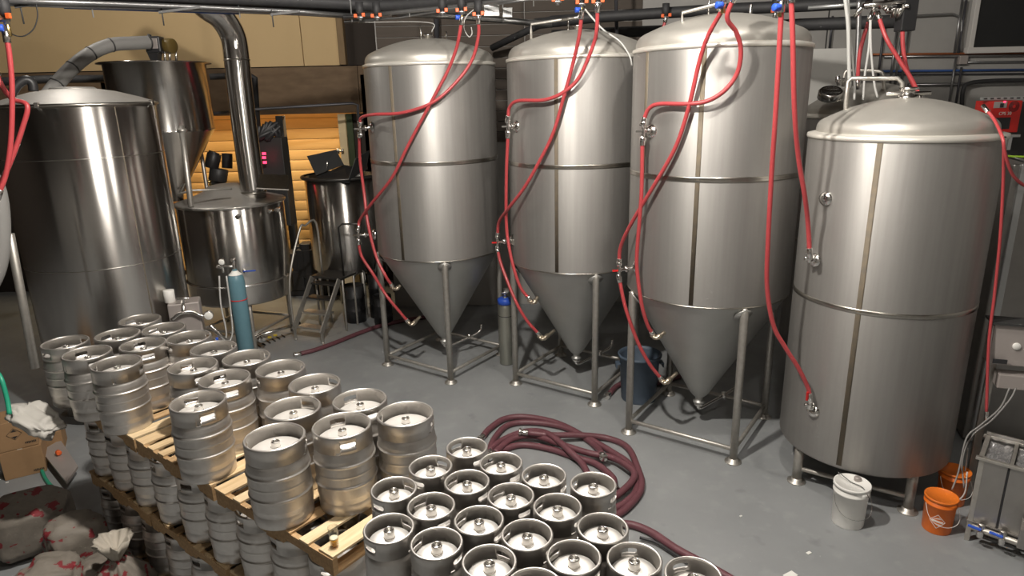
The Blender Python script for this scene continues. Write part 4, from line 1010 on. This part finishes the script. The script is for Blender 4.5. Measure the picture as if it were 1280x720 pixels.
# ------------------------------------------------------------------ maroon hoses on the floor
def floor_tube(pts, r, label, z=None, ends=True, m=None, group='maroon brewery hoses on the floor'):
    P = []
    for e in pts:
        zz = e[2] if len(e) > 2 else r
        P.append(at_z(e[0], e[1], zz))
    o = MB().tube(spline(P, 8), r, 12).build('hose', m or M['maroon']); tag(o, label, 'hose', group)
    if ends:
        for a, b in ((P[0], P[1]), (P[-1], P[-2])):
            d = (b-a).normalized(); MB().cyl(a-d*.10, a+d*.03, r*.9, 14).cyl(a-d*.12, a-d*.09, r*1.25, 14).build('end_coupling', M['chrome'], o)
    return o
r = .040
floor_tube([(604, 545), (612, 536), (630, 524), (655, 521), (690, 527), (720, 540), (745, 558), (752, 568, .12)], r+.002, 'maroon hose loop on top of the coil, its chrome end pointing to the right')
floor_tube([(612, 563), (618, 548), (634, 532), (660, 528), (700, 533), (735, 548), (765, 565), (788, 582), (796, 610), (782, 628), (760, 640), (735, 655)], r, 'maroon hose forming the outer right loop of the coil')
floor_tube([(618, 566, .09), (640, 549, .09), (668, 545, .09), (700, 555, .1), (735, 566, .1), (765, 572, .1), (785, 583, .12), (793, 592, .12), (788, 604, .1), (770, 620, .09), (750, 632, .09)], r, 'maroon hose passing through the middle of the coil')
floor_tube([(605, 568, .04), (625, 552, .04), (650, 541, .04), (672, 539, .1), (690, 545, .15), (712, 564, .12), (728, 580, .06), (738, 600, .04)], r, 'maroon hose crossing diagonally over the coil')
floor_tube([(660, 541, .15), (690, 544, .12), (725, 544, .09), (760, 548, .04), (785, 560, .04), (798, 588, .04), (802, 605, .04), (797, 620, .04), (780, 638, .04), (760, 650, .04)], r, 'maroon hose forming the widest outer loop of the coil')
floor_tube([(606, 575), (630, 562), (655, 556), (690, 562), (720, 572), (745, 580), (765, 596), (768, 606, .04)], r, 'maroon hose in the inner bend of the coil')
floor_tube([(770, 655, .05), (790, 656), (815, 666), (845, 686), (880, 705), (920, 728), (960, 760)], r, 'maroon hose running from the coil towards the bottom edge', ends=False)
floor_tube([(800, 672, .04), (820, 678, .04), (850, 697, .04), (880, 715, .04), (915, 745, .04)], .016, 'thin black hose beside the maroon one at the bottom', ends=False, m=M['black'])
floor_tube([(376, 442), (395, 437), (420, 428), (450, 416), (480, 406), (520, 398), (560, 394)], r, 'long maroon hose lying straight towards the leftmost fermenter')
floor_tube([(590, 500, .04), (760, 490, .04)] if False else [(762, 492), (772, 482), (790, 478), (815, 480), (850, 470)], r, 'maroon hose end lying beside the blue-grey bin')

# ------------------------------------------------------------------ buckets and bin
def bucket(loc, r, h, m, ml, label, knob=False, handle_m=None):
    t = tag(empty('bucket', loc), label, 'bucket')
    MB().lathe([(0, 0), (r*.84, 0), (r*.86, .01), (r*.93, h*.78), (r*.98, h*.79), (r*.985, h*.83), (r*.94, h*.84), (r*.96, h*.97), (0, h*.97)], 48).build('pail', m, t)
    MB().lathe([(r*.96, h*.93), (r*1.0, h*.93), (r*1.005, h*.985), (r*.99, h*1.0), (r*.93, h), (r*.91, h*.985), (0, h*.985)], 48).build('lid', ml, t)
    P = [(r*math.cos(a), r*math.sin(a), h*.82-.0) for a in ()]
    hp_ = [Vector((r*1.0, 0, h*.80)), Vector((r*1.03, -.08, h*.55)), Vector((r*.7, -r*.95, h*.38)), Vector((0, -r*1.12, h*.32)), Vector((-r*.7, -r*.95, h*.38)), Vector((-r*1.03, -.08, h*.55)), Vector((-r, 0, h*.80))]
    MB().tube(spline(hp_, 5), .0025, 6).build('wire_handle', M['chrome'] if not handle_m else handle_m, t)
    return t
wbk = bucket(at_z(1059, 652, 0)+Vector((0, .0, 0)), .175, .46, M['white_plastic'], M['white_plastic'], 'large white plastic bucket with lid and cap standing on the open floor')
MB().lathe([(0, .45), (.035, .45), (.035, .485), (.03, .49), (0, .49)], 20, (.075, .05, 0)).build('cap', M['boxgrey'], wbk)
MB().tube(spline([(-.06, .16, .46), (-.10, .1, .52), (-.02, .0, .47), (.05, -.1, .465), (.08, -.18, .40)], 5), .004, 6).build('cord', M['darkgrey'], wbk)
ob1 = bucket(at_z(1170, 660, 0), .150, .38, M['orange_plastic'], M['orange_dark'], 'front orange bucket with lid and white print, beside the stainless washer', handle_m=M['white_plastic'])
lbm = MB(); 
def decal(parent, r, z, pts, m, name, a0):
    mb = MB()
    for poly in pts:
        vs = [((r)*math.cos(a0+x/r), (r)*math.sin(a0+x/r), z+y) for x, y in poly]; vi = [((r-.003)*math.cos(a0+x/r), (r-.003)*math.sin(a0+x/r), z+y) for x, y in poly]
        q = len(poly); mb._new(vs+vi, [tuple(range(q)), tuple(range(q, 2*q))[::-1]]+[(i, (i+1) % q, (i+1) % q+q, i+q) for i in range(q)])
    return mb.build(name, m, parent)
a_c = math.atan2(-ob1.location.y, -ob1.location.x)
def stroke(x0, y0, x1, y1, w=.004):
    d = Vector((x1-x0, y1-y0)); n_ = Vector((-d.y, d.x)).normalized()*w
    L_ = 6; out = []
    for k in range(L_):
        a = Vector((x0, y0))+d*(k/L_); b = Vector((x0, y0))+d*((k+1)/L_)
        out.append([tuple(a-n_), tuple(b-n_), tuple(b+n_), tuple(a+n_)])
    return out
ds = []
for s in ((-.07, 0, 0, .075), (0, .075, .07, 0), (.07, 0, 0, -.075), (0, -.075, -.07, 0)): ds += stroke(*s, .0022)
ds += stroke(-.05, 0.006, .05, -.006, .009)
for k in range(5): ds += stroke(-.035+k*.012, .022+k*.006, .0+k*.008, .03, .0015)+stroke(-.03+k*.012, -.022-k*.004, .01+k*.006, -.03, .0015)
decal(ob1, .1375, .155, ds, M['print_white'], 'diamond_print', a_c)
ob2 = bucket(at_z(1186, 628, 0)+Vector((.03, .03, 0)), .150, .38, M['orange_plastic'], M['orange_dark'], 'rear orange bucket with lid in the shade behind the front one', handle_m=M['white_plastic'])
for i, (b_, pts) in enumerate(((ob1, [(1184, 636), (1194, 629), (1206, 616), (1209, 590)]), (ob2, [(1178, 611), (1192, 604), (1205, 592), (1210, 560)]))):
    Dd = math.hypot(b_.location.x, b_.location.y)
    tag(MB().tube(spline([at_d(px, py, Dd-.0+.02*k) for k, (px, py) in enumerate(pts)], 5), .007, 8).build('drain_tube', M['whitecable']), 'clear drain tube leading into the %s orange bucket' % ('front' if i == 0 else 'rear'), 'tube', 'tubes into the orange buckets')
# trash bin
bn = at_z(793, 502, 0)+Vector((.08, .12, 0))
tb = tag(empty('waste_bin', bn), 'round blue-grey plastic bin between the middle and nearest conical fermenters', 'bin')
MB().lathe([(0, 0), (.24, 0), (.25, .02), (.285, .66), (.31, .67), (.315, .70), (.30, .71), (.285, .70), (.27, .66), (.235, .03), (0, .03)], 40).build('barrel', M['bin'], tb)
for s in (-1, 1): MB().box((s*.31, 0, .56), (.06, .12, .03), 0, .008).box((s*.335, 0, .53), (.02, .12, .07), 0, .006).build('grip', M['bin'], tb)

# ------------------------------------------------------------------ stainless washer at the right
bf = at_z(1201, 676, 0)
kw = tag(empty('keg_washer', bf+Vector((.03, .02, 0)), math.radians(-41)), 'stainless double-basin keg washer with blue valves at the right edge', 'washer')
ZB = .92
def kb(name, c, d, m, bev=.004): return MB().box(c, d, 0, bev).build(name, m, kw)
BW = .95; BD = .54
for x, y in ((.03, .03), (.03, BD), (BW, .03), (BW, BD)):
    kb('leg', (x, y, .46), (.045, .045, .92), M['leg'])
kb('front_panel', (.138, .02, .56), (.19, .02, .66), M['benchsteel'])
kb('front_panel', (.60, .02, .56), (.70, .02, .66), M['benchsteel'])
kb('panel_joint', (.241, .025, .56), (.02, .02, .66), M['black'])
kb('side_panel', (.03, BD/2, .56), (.02, BD-.04, .66), M['benchsteel'])
kb('back_panel', (BW/2, BD, .60), (BW, .02, .72), M['benchsteel'])
kb('bottom_shelf', (BW/2, BD/2, .22), (BW, BD, .02), M['benchsteel'])
for c, d in (((BW/2, 0, .91), (BW+.04, .04, .03)), ((BW/2, BD, .91), (BW+.04, .04, .03)), ((.02, BD/2, .91), (.04, BD, .03)), ((.255, BD/2, .905), (.03, BD-.04, .03)), ((BW, BD/2, .91), (.04, BD, .03))):
    kb('rim_bar', c, d, M['leg'])
def crumple(cx_, cy_, w_, d_, z):
    mb = MB(); n = 14; vs = []; fs = []
    for i in range(n+1):
        for j in range(n+1):
            x, y = cx_+(i/n-.5)*w_, cy_+(j/n-.5)*d_
            vs.append((x, y, z+.03*noise.noise(Vector((x*14, y*14, 3)))+.012*noise.noise(Vector((x*45, y*45, 9)))))
    for i in range(n):
        for j in range(n):
            a = i*(n+1)+j; fs.append((a, a+n+1, a+n+2, a+1))
    b0 = len(vs); vs += [(cx_-w_/2, cy_-d_/2, z-.2), (cx_+w_/2, cy_-d_/2, z-.2), (cx_+w_/2, cy_+d_/2, z-.2), (cx_-w_/2, cy_+d_/2, z-.2)]
    fs.append((b0, b0+3, b0+2, b0+1))
    mb._new(vs, fs, False); return mb.build('basin_liner', M['foil'], kw)
crumple(.14, BD/2, .19, BD-.08, .88); crumple(.60, BD/2, .64, BD-.08, .88)
MB().cyl((.05, -.05, .20), (BW, -.05, .17), .03, 14).build('drain_pipe', M['leg'], kw)
for x in (.13, .30):
    MB().cyl((x, -.05, .12), (x, -.05, .26), .03, 12).cyl((x, -.11, .19), (x, -.02, .19), .025, 12).build('drain_valve', M['chrome'], kw)
    MB().box((x-.05, -.11, .235), (.11, .025, .02), -.15, .004).build('valve_handle', M['bluehandle'], kw)
kb('pump_box', (.62, -.16, .36), (.42, .22, .2), M['benchsteel'], .01)
kb('switch_plate', (.56, -.272, .36), (.12, .01, .04), M['black'], .002)
# control boxes on a post
post = at_d(1246, 545, 7.9)
cp = tag(empty('control_post', (post.x, post.y, 0)), 'grey control box with a round switch mounted on a post behind the washer', 'control box')
def CP(px, py, D): return at_d(px, py, D)-cp.location
DD = math.hypot(cp.location.x, cp.location.y)
c = CP(1262, 428, DD); MB().box(c, (.36, .2, .42), -.35, .01).build('control_box', M['boxgrey'], cp)
n_ = Vector((-math.sin(.35), -math.cos(.35), 0))
MB().cyl(c+n_*.10+Vector((.03, 0, 0)), c+n_*.125+Vector((.03, 0, 0)), .035, 16).build('rotary_switch', M['white_plastic'], cp)
MB().box(c+n_*.103+Vector((-.10, .0, -.16)), (.12, .01, .045), -.35).build('label_plate', M['black'], cp)
MB().box(c+Vector((-.02, .0, .22)), (.38, .25, .02), -.35).build('hood', M['darkgrey'], cp)
c2 = CP(1268, 475, DD); MB().box(c2, (.32, .16, .15), -.35, .01).build('lower_box', M['boxgrey'], cp)
MB().box((c.x-.04, c.y+.12, (c.z+.2-cp.location.z)/2), (.07, .05, c.z+.2), -.35, .004).build('post', M['leg'], cp)
for i, pts in enumerate(([(1270, 485, 7.7), (1262, 500, 7.6), (1240, 525, 7.55), (1215, 545, 7.55), (1203, 575, 7.5), (1205, 610, 7.4)], [(1262, 485, 7.7), (1250, 510, 7.65), (1225, 532, 7.6), (1208, 548, 7.5), (1198, 590, 7.4), (1190, 612, 7.3)])):
    cable(pts, 'grey cable hanging from the control box, %s one' % ('right' if i == 0 else 'left'), .008, M['greyhose'])
# dark tall equipment at far right behind (steel cabinet)
dk = tag(empty('steel_cabinet', at_d(1275, 420, 9.4)), 'dark tall steel cabinet in the shade beyond the right legged tank', 'cabinet')
dk.location.z = 0
MB().box((.25, .35, 1.75), (1.0, .7, 3.4), -.3, .02).build('carcass', M['benchsteel'], dk)
MB().box((-.24, .12, 1.75), (.07, .07, 3.4), -.3, .01).build('corner_post', M['strut'], dk)
# red wall machine
rp = at_y(1257, 146, 10.4)
rm = tag(empty('chiller_unit', rp), 'red machine with grey control panel and dark vent on a wall shelf at the right', 'machine')
def RM(px, py, dy=0): return at_y(px, py, 10.4+dy)-rm.location
a, b = RM(1236, 121), RM(1275, 121); c_, d_ = RM(1236, 168), RM(1268, 168)
w_ = (RM(1272, 121)-RM(1235, 121)).x; h_ = (RM(1255, 120)-RM(1255, 160)).z
MB().box((0, .2, 0), (w_, .4, h_), 0, .012).build('housing', M['redmachine'], rm)
MB().box((-w_*.26, -.006, h_*.38), (w_*.44, .012, h_*.2), 0, .003).build('control_panel', M['boxgrey'], rm)
MB().box((-w_*.22, -.016, h_*.36), (.05, .012, .06), 0, .002).build('display', M['black'], rm)
MB().box((-w_*.14, -.014, h_*.47), (.03, .01, .022)).build('indicator_light', M['led'], rm)
MB().box((-.03, -.006, -h_*.2), (w_*.48, .012, h_*.36), 0, .003).build('vent_window', M['black'], rm)
mb = MB()
for rr_ in (.03, .05, .07): mb.lathe([(rr_, 0), (rr_+.008, .0), (rr_+.008, .006), (rr_, .006)], 24, (w_*.22, -.001, h_*.32), Matrix.Rotation(PI/2, 3, 'X'))
mb.build('fan_grille', M['black'], rm)
tx = bpy.data.curves.new('txt', 'FONT'); tx.body = 'CPS 30'; tx.size = .065; tx.extrude = .002; tx.align_x = 'CENTER'
to = bpy.data.objects.new('txt', tx); COL.objects.link(to)
me = bpy.data.meshes.new_from_object(to.evaluated_get(bpy.context.evaluated_depsgraph_get())); bpy.data.objects.remove(to)
me.materials.append(M['print_white']); o = bpy.data.objects.new('lettering', me); COL.objects.link(o); o.parent = rm; o.location = (-.02, -.005, h_*.06); o.rotation_euler = (PI/2, 0, 0)
MB().box((0, .2, -h_*.5-.05), (w_+.08, .45, .04), 0, .004).box((.12, 0, -h_*.5-.16), (.05, .05, .2)).build('shelf_bracket', M['strut'], rm)
sr = tag(MB().box(rp+Vector((.12, .1, h_*.5+.035)), (.95, .04, .045), 0, .003).build('slotted_rail', M['strut']), 'slotted white strut rail just above the red machine', 'rail')
for k in range(9): MB().box(rp+Vector((.12-.42+k*.1, .075, h_*.5+.035)), (.045, .015, .018)).build('slot', M['black'], sr)
tag(MB().box(rp+Vector((.66, .5, -1.95)), (.5, .25, 4.3), 0, .01).build('support_column', M['darkgrey']), 'dark upright column behind the red machine', 'column')
tag(MB().cyl(at_d(1255, 194, 9.0), at_d(1300, 206, 9.0), .02).build('grey_pipe', M['conduit']), 'grey pipe below the red machine at the right edge', 'pipe')
tag(MB().cyl(at_d(1253, 195, 8.9), at_d(1300, 197, 8.9), .012).build('green_hose', mat('lime_tube', (.35, .6, .02), .5)), 'lime green line below the red machine', 'hose')

# ------------------------------------------------------------------ bottom left: boxes, bag, sacks, pallet jack
def carton(px, py, z, w_, d_, h_, rz, label):
    p = at_z(px, py, z); t = tag(empty('cardboard_box', p, rz), label, 'box', 'cardboard boxes at the lower left')
    MB().box((0, d_/2, h_/2), (w_, d_, h_), 0, .006).build('carton', M['cardboard'], t)
    MB().box((0, d_/2, h_+.001), (.05, d_, .002)).build('tape', M['tape'], t)
    return t
d1 = .30
c_low = carton(33, 595, 0, .42, .42, .36, math.radians(30), 'lower brown cardboard box of the two stacked at the left edge')
c_up = carton(33, 595, 0, .42, .42, .36, math.radians(33), 'upper brown cardboard box with a black diamond mark on top of the left stack')
c_up.location = c_low.location+Vector((-.02, .0, .365))
mk = MB(); z_ = .20
for s in (1, -1):
    mk._new([(-.03, -.003, z_+s*.03), (.03, -.003, z_+s*.03), (0, -.003, z_+s*.062), (-.03, .0, z_+s*.03), (.03, .0, z_+s*.03), (0, 0, z_+s*.062)], [(0, 1, 2), (3, 5, 4), (0, 3, 4, 1), (1, 4, 5, 2), (2, 5, 3, 0)])
for a, b in (((-.075, 0), (-.0, .075)), ((0, .075), (.075, 0)), ((.075, 0), (0, -.075)), ((0, -.075), (-.075, 0))):
    mk.beam((a[0], -.002, z_+a[1]), (b[0], -.002, z_+b[1]), .003, .003)
mk.build('diamond_mark', M['cardprint'], c_up)
for c_, z0 in ((c_up, .06), (c_low, .05)):
    mb = MB()
    for k in range(7): mb.box((.09+.016*k, -.002, z0+.0), (.010, .003, .022+.004*(k % 3)))
    mb.build('printed_lettering', M['cardprint'], c_)
c_3 = carton(62, 566, .0, .34, .34, .27, math.radians(28), 'smaller brown cardboard box with a paper scrap, right of the stacked boxes')
MB().box((.03, .08, .275), (.11, .05, .006), .6).build('paper_scrap', M['tape'], c_3)
# white bag draped behind boxes
def lump(name, mat_, pts, rad, seedv, label, cat, amp=.05, parent=None, res=3, sq=(1, 1, 1)):
    bm = bmesh.new(); bmesh.ops.create_icosphere(bm, subdivisions=4, radius=1)
    for v_ in bm.verts:
        n = v_.co.copy()
        e = .55
        q = Vector([math.copysign(abs(c)**e, c) for c in n])
        q = Vector((q.x*rad[0], q.y*rad[1], q.z*rad[2]))
        d = noise.noise(n*1.7+Vector((seedv, 0, 0)))*amp+noise.noise(n*5+Vector((0, seedv, 0)))*amp*.45+abs(noise.noise(n*9+Vector((0, seedv, 3))))*amp*.3
        v_.co = q+n*d
    for f in bm.faces: f.smooth = True
    me = bpy.data.meshes.new(name); bm.to_mesh(me); bm.free(); me.materials.append(mat_)
    o = bpy.data.objects.new(name, me); COL.objects.link(o); tag(o, label, cat)
    return o
def sack_material(seedv):
    m = mat('woven_grain_sack_%d' % seedv, (.21, .185, .155), .7, 0, .5, 14, (.14, .125, .105), bump=.3)
    N = m.node_tree.nodes; L = m.node_tree.links; b = N['Principled BSDF']; src = b.inputs['Base Color'].links[0].from_socket
    tc = N.new('ShaderNodeTexCoord'); mp = N.new('ShaderNodeMapping'); mp.inputs['Location'].default_value = (seedv*3.1, seedv, 0); mp.inputs['Scale'].default_value = (4.5, 4.5, 9)
    n = N.new('ShaderNodeTexNoise'); n.inputs['Scale'].default_value = 1.6; n.inputs['Detail'].default_value = 6
    L.new(tc.outputs['Object'], mp.inputs[0]); L.new(mp.outputs[0], n.inputs[0])
    r_ = N.new('ShaderNodeMapRange'); r_.inputs[1].default_value = .60; r_.inputs[2].default_value = .62
    L.new(n.outputs['Fac'], r_.inputs[0]); x = N.new('ShaderNodeMix'); x.data_type = 'RGBA'
    L.new(r_.outputs[0], x.inputs[0]); L.new(src, x.inputs[6]); x.inputs[7].default_value = (.20, .02, .026, 1); L.new(x.outputs[2], b.inputs['Base Color'])
    return m
bagp = at_d(50, 552, 6.9)
P = [at_d(px, py, D) for px, py, D in ((12, 512, 7.3), (24, 510, 7.2), (36, 511, 7.1), (48, 520, 7.0), (58, 530, 6.95), (68, 537, 6.9))]
bagA, bagB = P[1], P[-1]; bd = bagB-bagA
wbg = lump('white_bag', M['whitebag'], None, (bd.length*.55, .13, .055), 11, 'crumpled white bag draped behind the cardboard boxes', 'bag', .07)
wbg.location = (bagA+bagB)/2; wbg.rotation_euler = bd.to_track_quat('X', 'Z').to_euler()
def clear_of_kegs(p, r):
    out = -(p-F0).dot(v)
    if out < r: p = p - v*(r-out)
    return p
sacks = [((46, 652, .28), (.34, .30, .28), .5, 1, 'pale rounded grain sack lying farthest left among the sacks at the lower left'),
         ((98, 684, .32), (.25, .19, .32), .65, 2, 'white grain sack with red print standing against the kegs'),
         ((66, 735, .25), (.24, .22, .25), .3, 3, 'nearest white grain sack with red print at the bottom left corner'),
         ((135, 718, .18), (.20, .16, .18), .7, 7, 'low grain sack between the red-printed sack and the tied one')]
for (px, py, z), rad, a, sd, lb in sacks:
    o = lump('grain_sack', sack_material(sd), None, rad, sd*4.3, lb, 'sack', .055)
    o['group'] = 'grain sacks at the lower left'
    p = clear_of_kegs(at_z(px, py, z), min(rad[:2])+.12); o.location = (p.x, p.y, z); o.rotation_euler = (0, 0, a)
p = clear_of_kegs(at_z(186, 676, .52), .27)
tk = tag(empty('tied_sack', (p.x, p.y, 0)), 'tied grain sack with a gathered neck in front of the lower kegs', 'sack', 'grain sacks at the lower left')
def wob(prof, seg, sd, amp):
    bm = bmesh.new(); rows = []
    for r_, z_ in prof:
        row = []
        for i in range(seg):
            c_a, s_a = math.cos(2*PI*i/seg), math.sin(2*PI*i/seg)
            q = r_*(1+amp*noise.noise(Vector((c_a*3, s_a*3, z_*3+sd)))+.08*math.sin(i*2*PI*9/seg+z_*4))
            row.append(bm.verts.new((q*c_a, q*s_a, z_+(.04 if z_ > .1 else 0)*noise.noise(Vector((c_a*2, s_a*2, z_+sd))))))
        rows.append(row)
    for A2, B2 in zip(rows, rows[1:]):
        for i in range(seg):
            bm.faces.new((A2[i], A2[(i+1) % seg], B2[(i+1) % seg], B2[i])).smooth = True
    bm.faces.new(rows[0][::-1]); bm.faces.new(rows[-1])
    return bm
s_ = MB(); s_.bm.free(); s_.bm = wob([(.18, .0), (.22, .03), (.23, .2), (.20, .34), (.12, .45), (.05, .52)], 54, 2, .35); s_.build('sack_body', sack_material(5), tk)
s_ = MB(); s_.bm.free(); s_.bm = wob([(.05, .52), (.075, .57), (.12, .64), (.15, .72), (.13, .71), (.04, .60)], 54, 5, .35); s_.build('gathered_top', mat('pale_sack_weave', (.42, .38, .32), .7, 0, .4, 14, (.3, .27, .22), bump=.3), tk)
# green hose
gp = [at_d(-6, 462, 7.2), at_d(2, 475, 7.1), at_d(9, 500, 7.05), at_d(12, 518, 7.0)]
tag(MB().tube(spline(gp, 6), .02, 10).build('garden_hose', M['greenhose']), 'green hose rising behind the cardboard boxes at the left edge', 'hose', 'green garden hoses')
tag(MB().tube(spline([at_z(px, py, .02) for px, py in ((44, 560), (50, 575), (53, 590), (60, 603), (72, 614), (84, 622))], 6), .02, 10).build('garden_hose', M['greenhose']), 'green hose lying on the floor between boxes and sacks', 'hose', 'green garden hoses')
# pallet jack forks
pj = tag(empty('pallet_jack', at_z(60, 574, 0)), 'grey flat platform edge with an orange wheel beside the keg pallets', 'cart')
A4, B4 = at_z(52, 566, .1)-pj.location, at_z(84, 606, .1)-pj.location
A5, B5 = at_z(76, 552, .1)-pj.location, at_z(98, 585, .1)-pj.location
plate(pj, 'deck', [A4, B4, B5, A5], .03, M['boxgrey'])
MB().cyl(at_z(72, 565, .17)-pj.location, at_z(74, 566.5, .17)-pj.location, .03, 16).build('wheel', M['orange_clip'], pj)
MB().cyl((0, .1, 0), (0, .1, .1), .03).cyl((.3, -.25, 0), (.3, -.25, .1), .03).build('caster', M['black'], pj)
# small clamps on the floor left of the gas cylinder foot
for i in range(6):
    p = at_z(322+i*6, 431-i*2.5, .02); tag(MB().cyl(p, p+Vector((.1, -.12, .0)), .012, 6).build('valve_key', M['black']), 'black valve key on the floor under the kettle, %s from the left' % ['first', 'second', 'third', 'fourth', 'fifth', 'sixth'][i], 'valve key', 'valve keys on the floor')
for i in range(3): tag(MB().box(at_z(330+i*7, 424-i*2.5, .016), (.07, .05, .03), .4, .005).build('yellow_handle', M['yellowclip']), 'small yellow valve handle on the floor under the kettle, %s one' % ['left', 'middle', 'right'][i], 'handle', 'yellow handles on the floor')
# pipework under the kettle
mb = MB()
for a, b in (((318, 421), (375, 404)), ((318, 414), (330, 424))): mb.tube([at_z(*a, .25), at_z(*b, .25)], .03, 10)
mb.cyl(at_z(316, 420, .2), at_z(328, 424, .2), .07)
tag(mb.build('floor_pipework', M['chrome']), 'shiny horizontal pipework low under the kettle', 'pipe')
# shadowy equipment below the golden siding
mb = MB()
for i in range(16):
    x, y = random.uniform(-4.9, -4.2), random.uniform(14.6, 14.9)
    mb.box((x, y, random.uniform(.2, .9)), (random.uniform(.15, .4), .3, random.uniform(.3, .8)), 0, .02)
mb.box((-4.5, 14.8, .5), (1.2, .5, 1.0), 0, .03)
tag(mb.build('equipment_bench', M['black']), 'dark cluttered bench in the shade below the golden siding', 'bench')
for i, (x, y, hh, rr, lb) in enumerate(((-3.15, 12.75, .75, .2, 'added dark drum filling the shade under the mash tun beside the steps'), (-2.55, 12.5, .6, .18, 'added low dark drum left of the leftmost fermenter'), (-2.75, 13.0, .9, .16, 'added tall dark drum behind the leftmost fermenter'))):  # black drums added to darken the corner beside the steps
    d_ = tag(empty('drum', (x, y, 0)), lb, 'drum')
    MB().lathe([(0, 0), (rr, 0), (rr, hh*.3), (rr+.01, hh*.32), (rr, hh*.34), (rr, hh*.66), (rr+.01, hh*.68), (rr, hh*.7), (rr, hh), (rr-.02, hh), (rr-.02, hh-.02), (0, hh-.02)], 28).build('barrel', M['black'], d_)
    MB().tube(spline([(0, 0, hh), (.05, .05, hh+.2), (.2, .1, hh+.25), (.25, 0, hh+.05)], 4), .02, 8).build('hose_stub', M['darkstruct'], d_)
# paper scraps on the floor
for px, py, s_, lb in ((1011, 691, .05, 'small white scrap on the floor left of the bottom right'), (988, 719, .12, 'white paper piece at the bottom edge of the floor'), (926, 645, .03, 'tiny white scrap on the open floor'), (9, 603, .03, 'tiny white scrap on the floor by the boxes')):
    p = at_z(px, py, .004); tag(MB().box(p, (s_, s_*.6, .006), .5, .001).build('paper_scrap', M['white_plastic']), lb, 'scrap', 'scraps on the floor')
print('objects', len(bpy.data.objects), 'tris', sum(len(o.data.polygons)*2 for o in bpy.data.objects if o.type == 'MESH'))
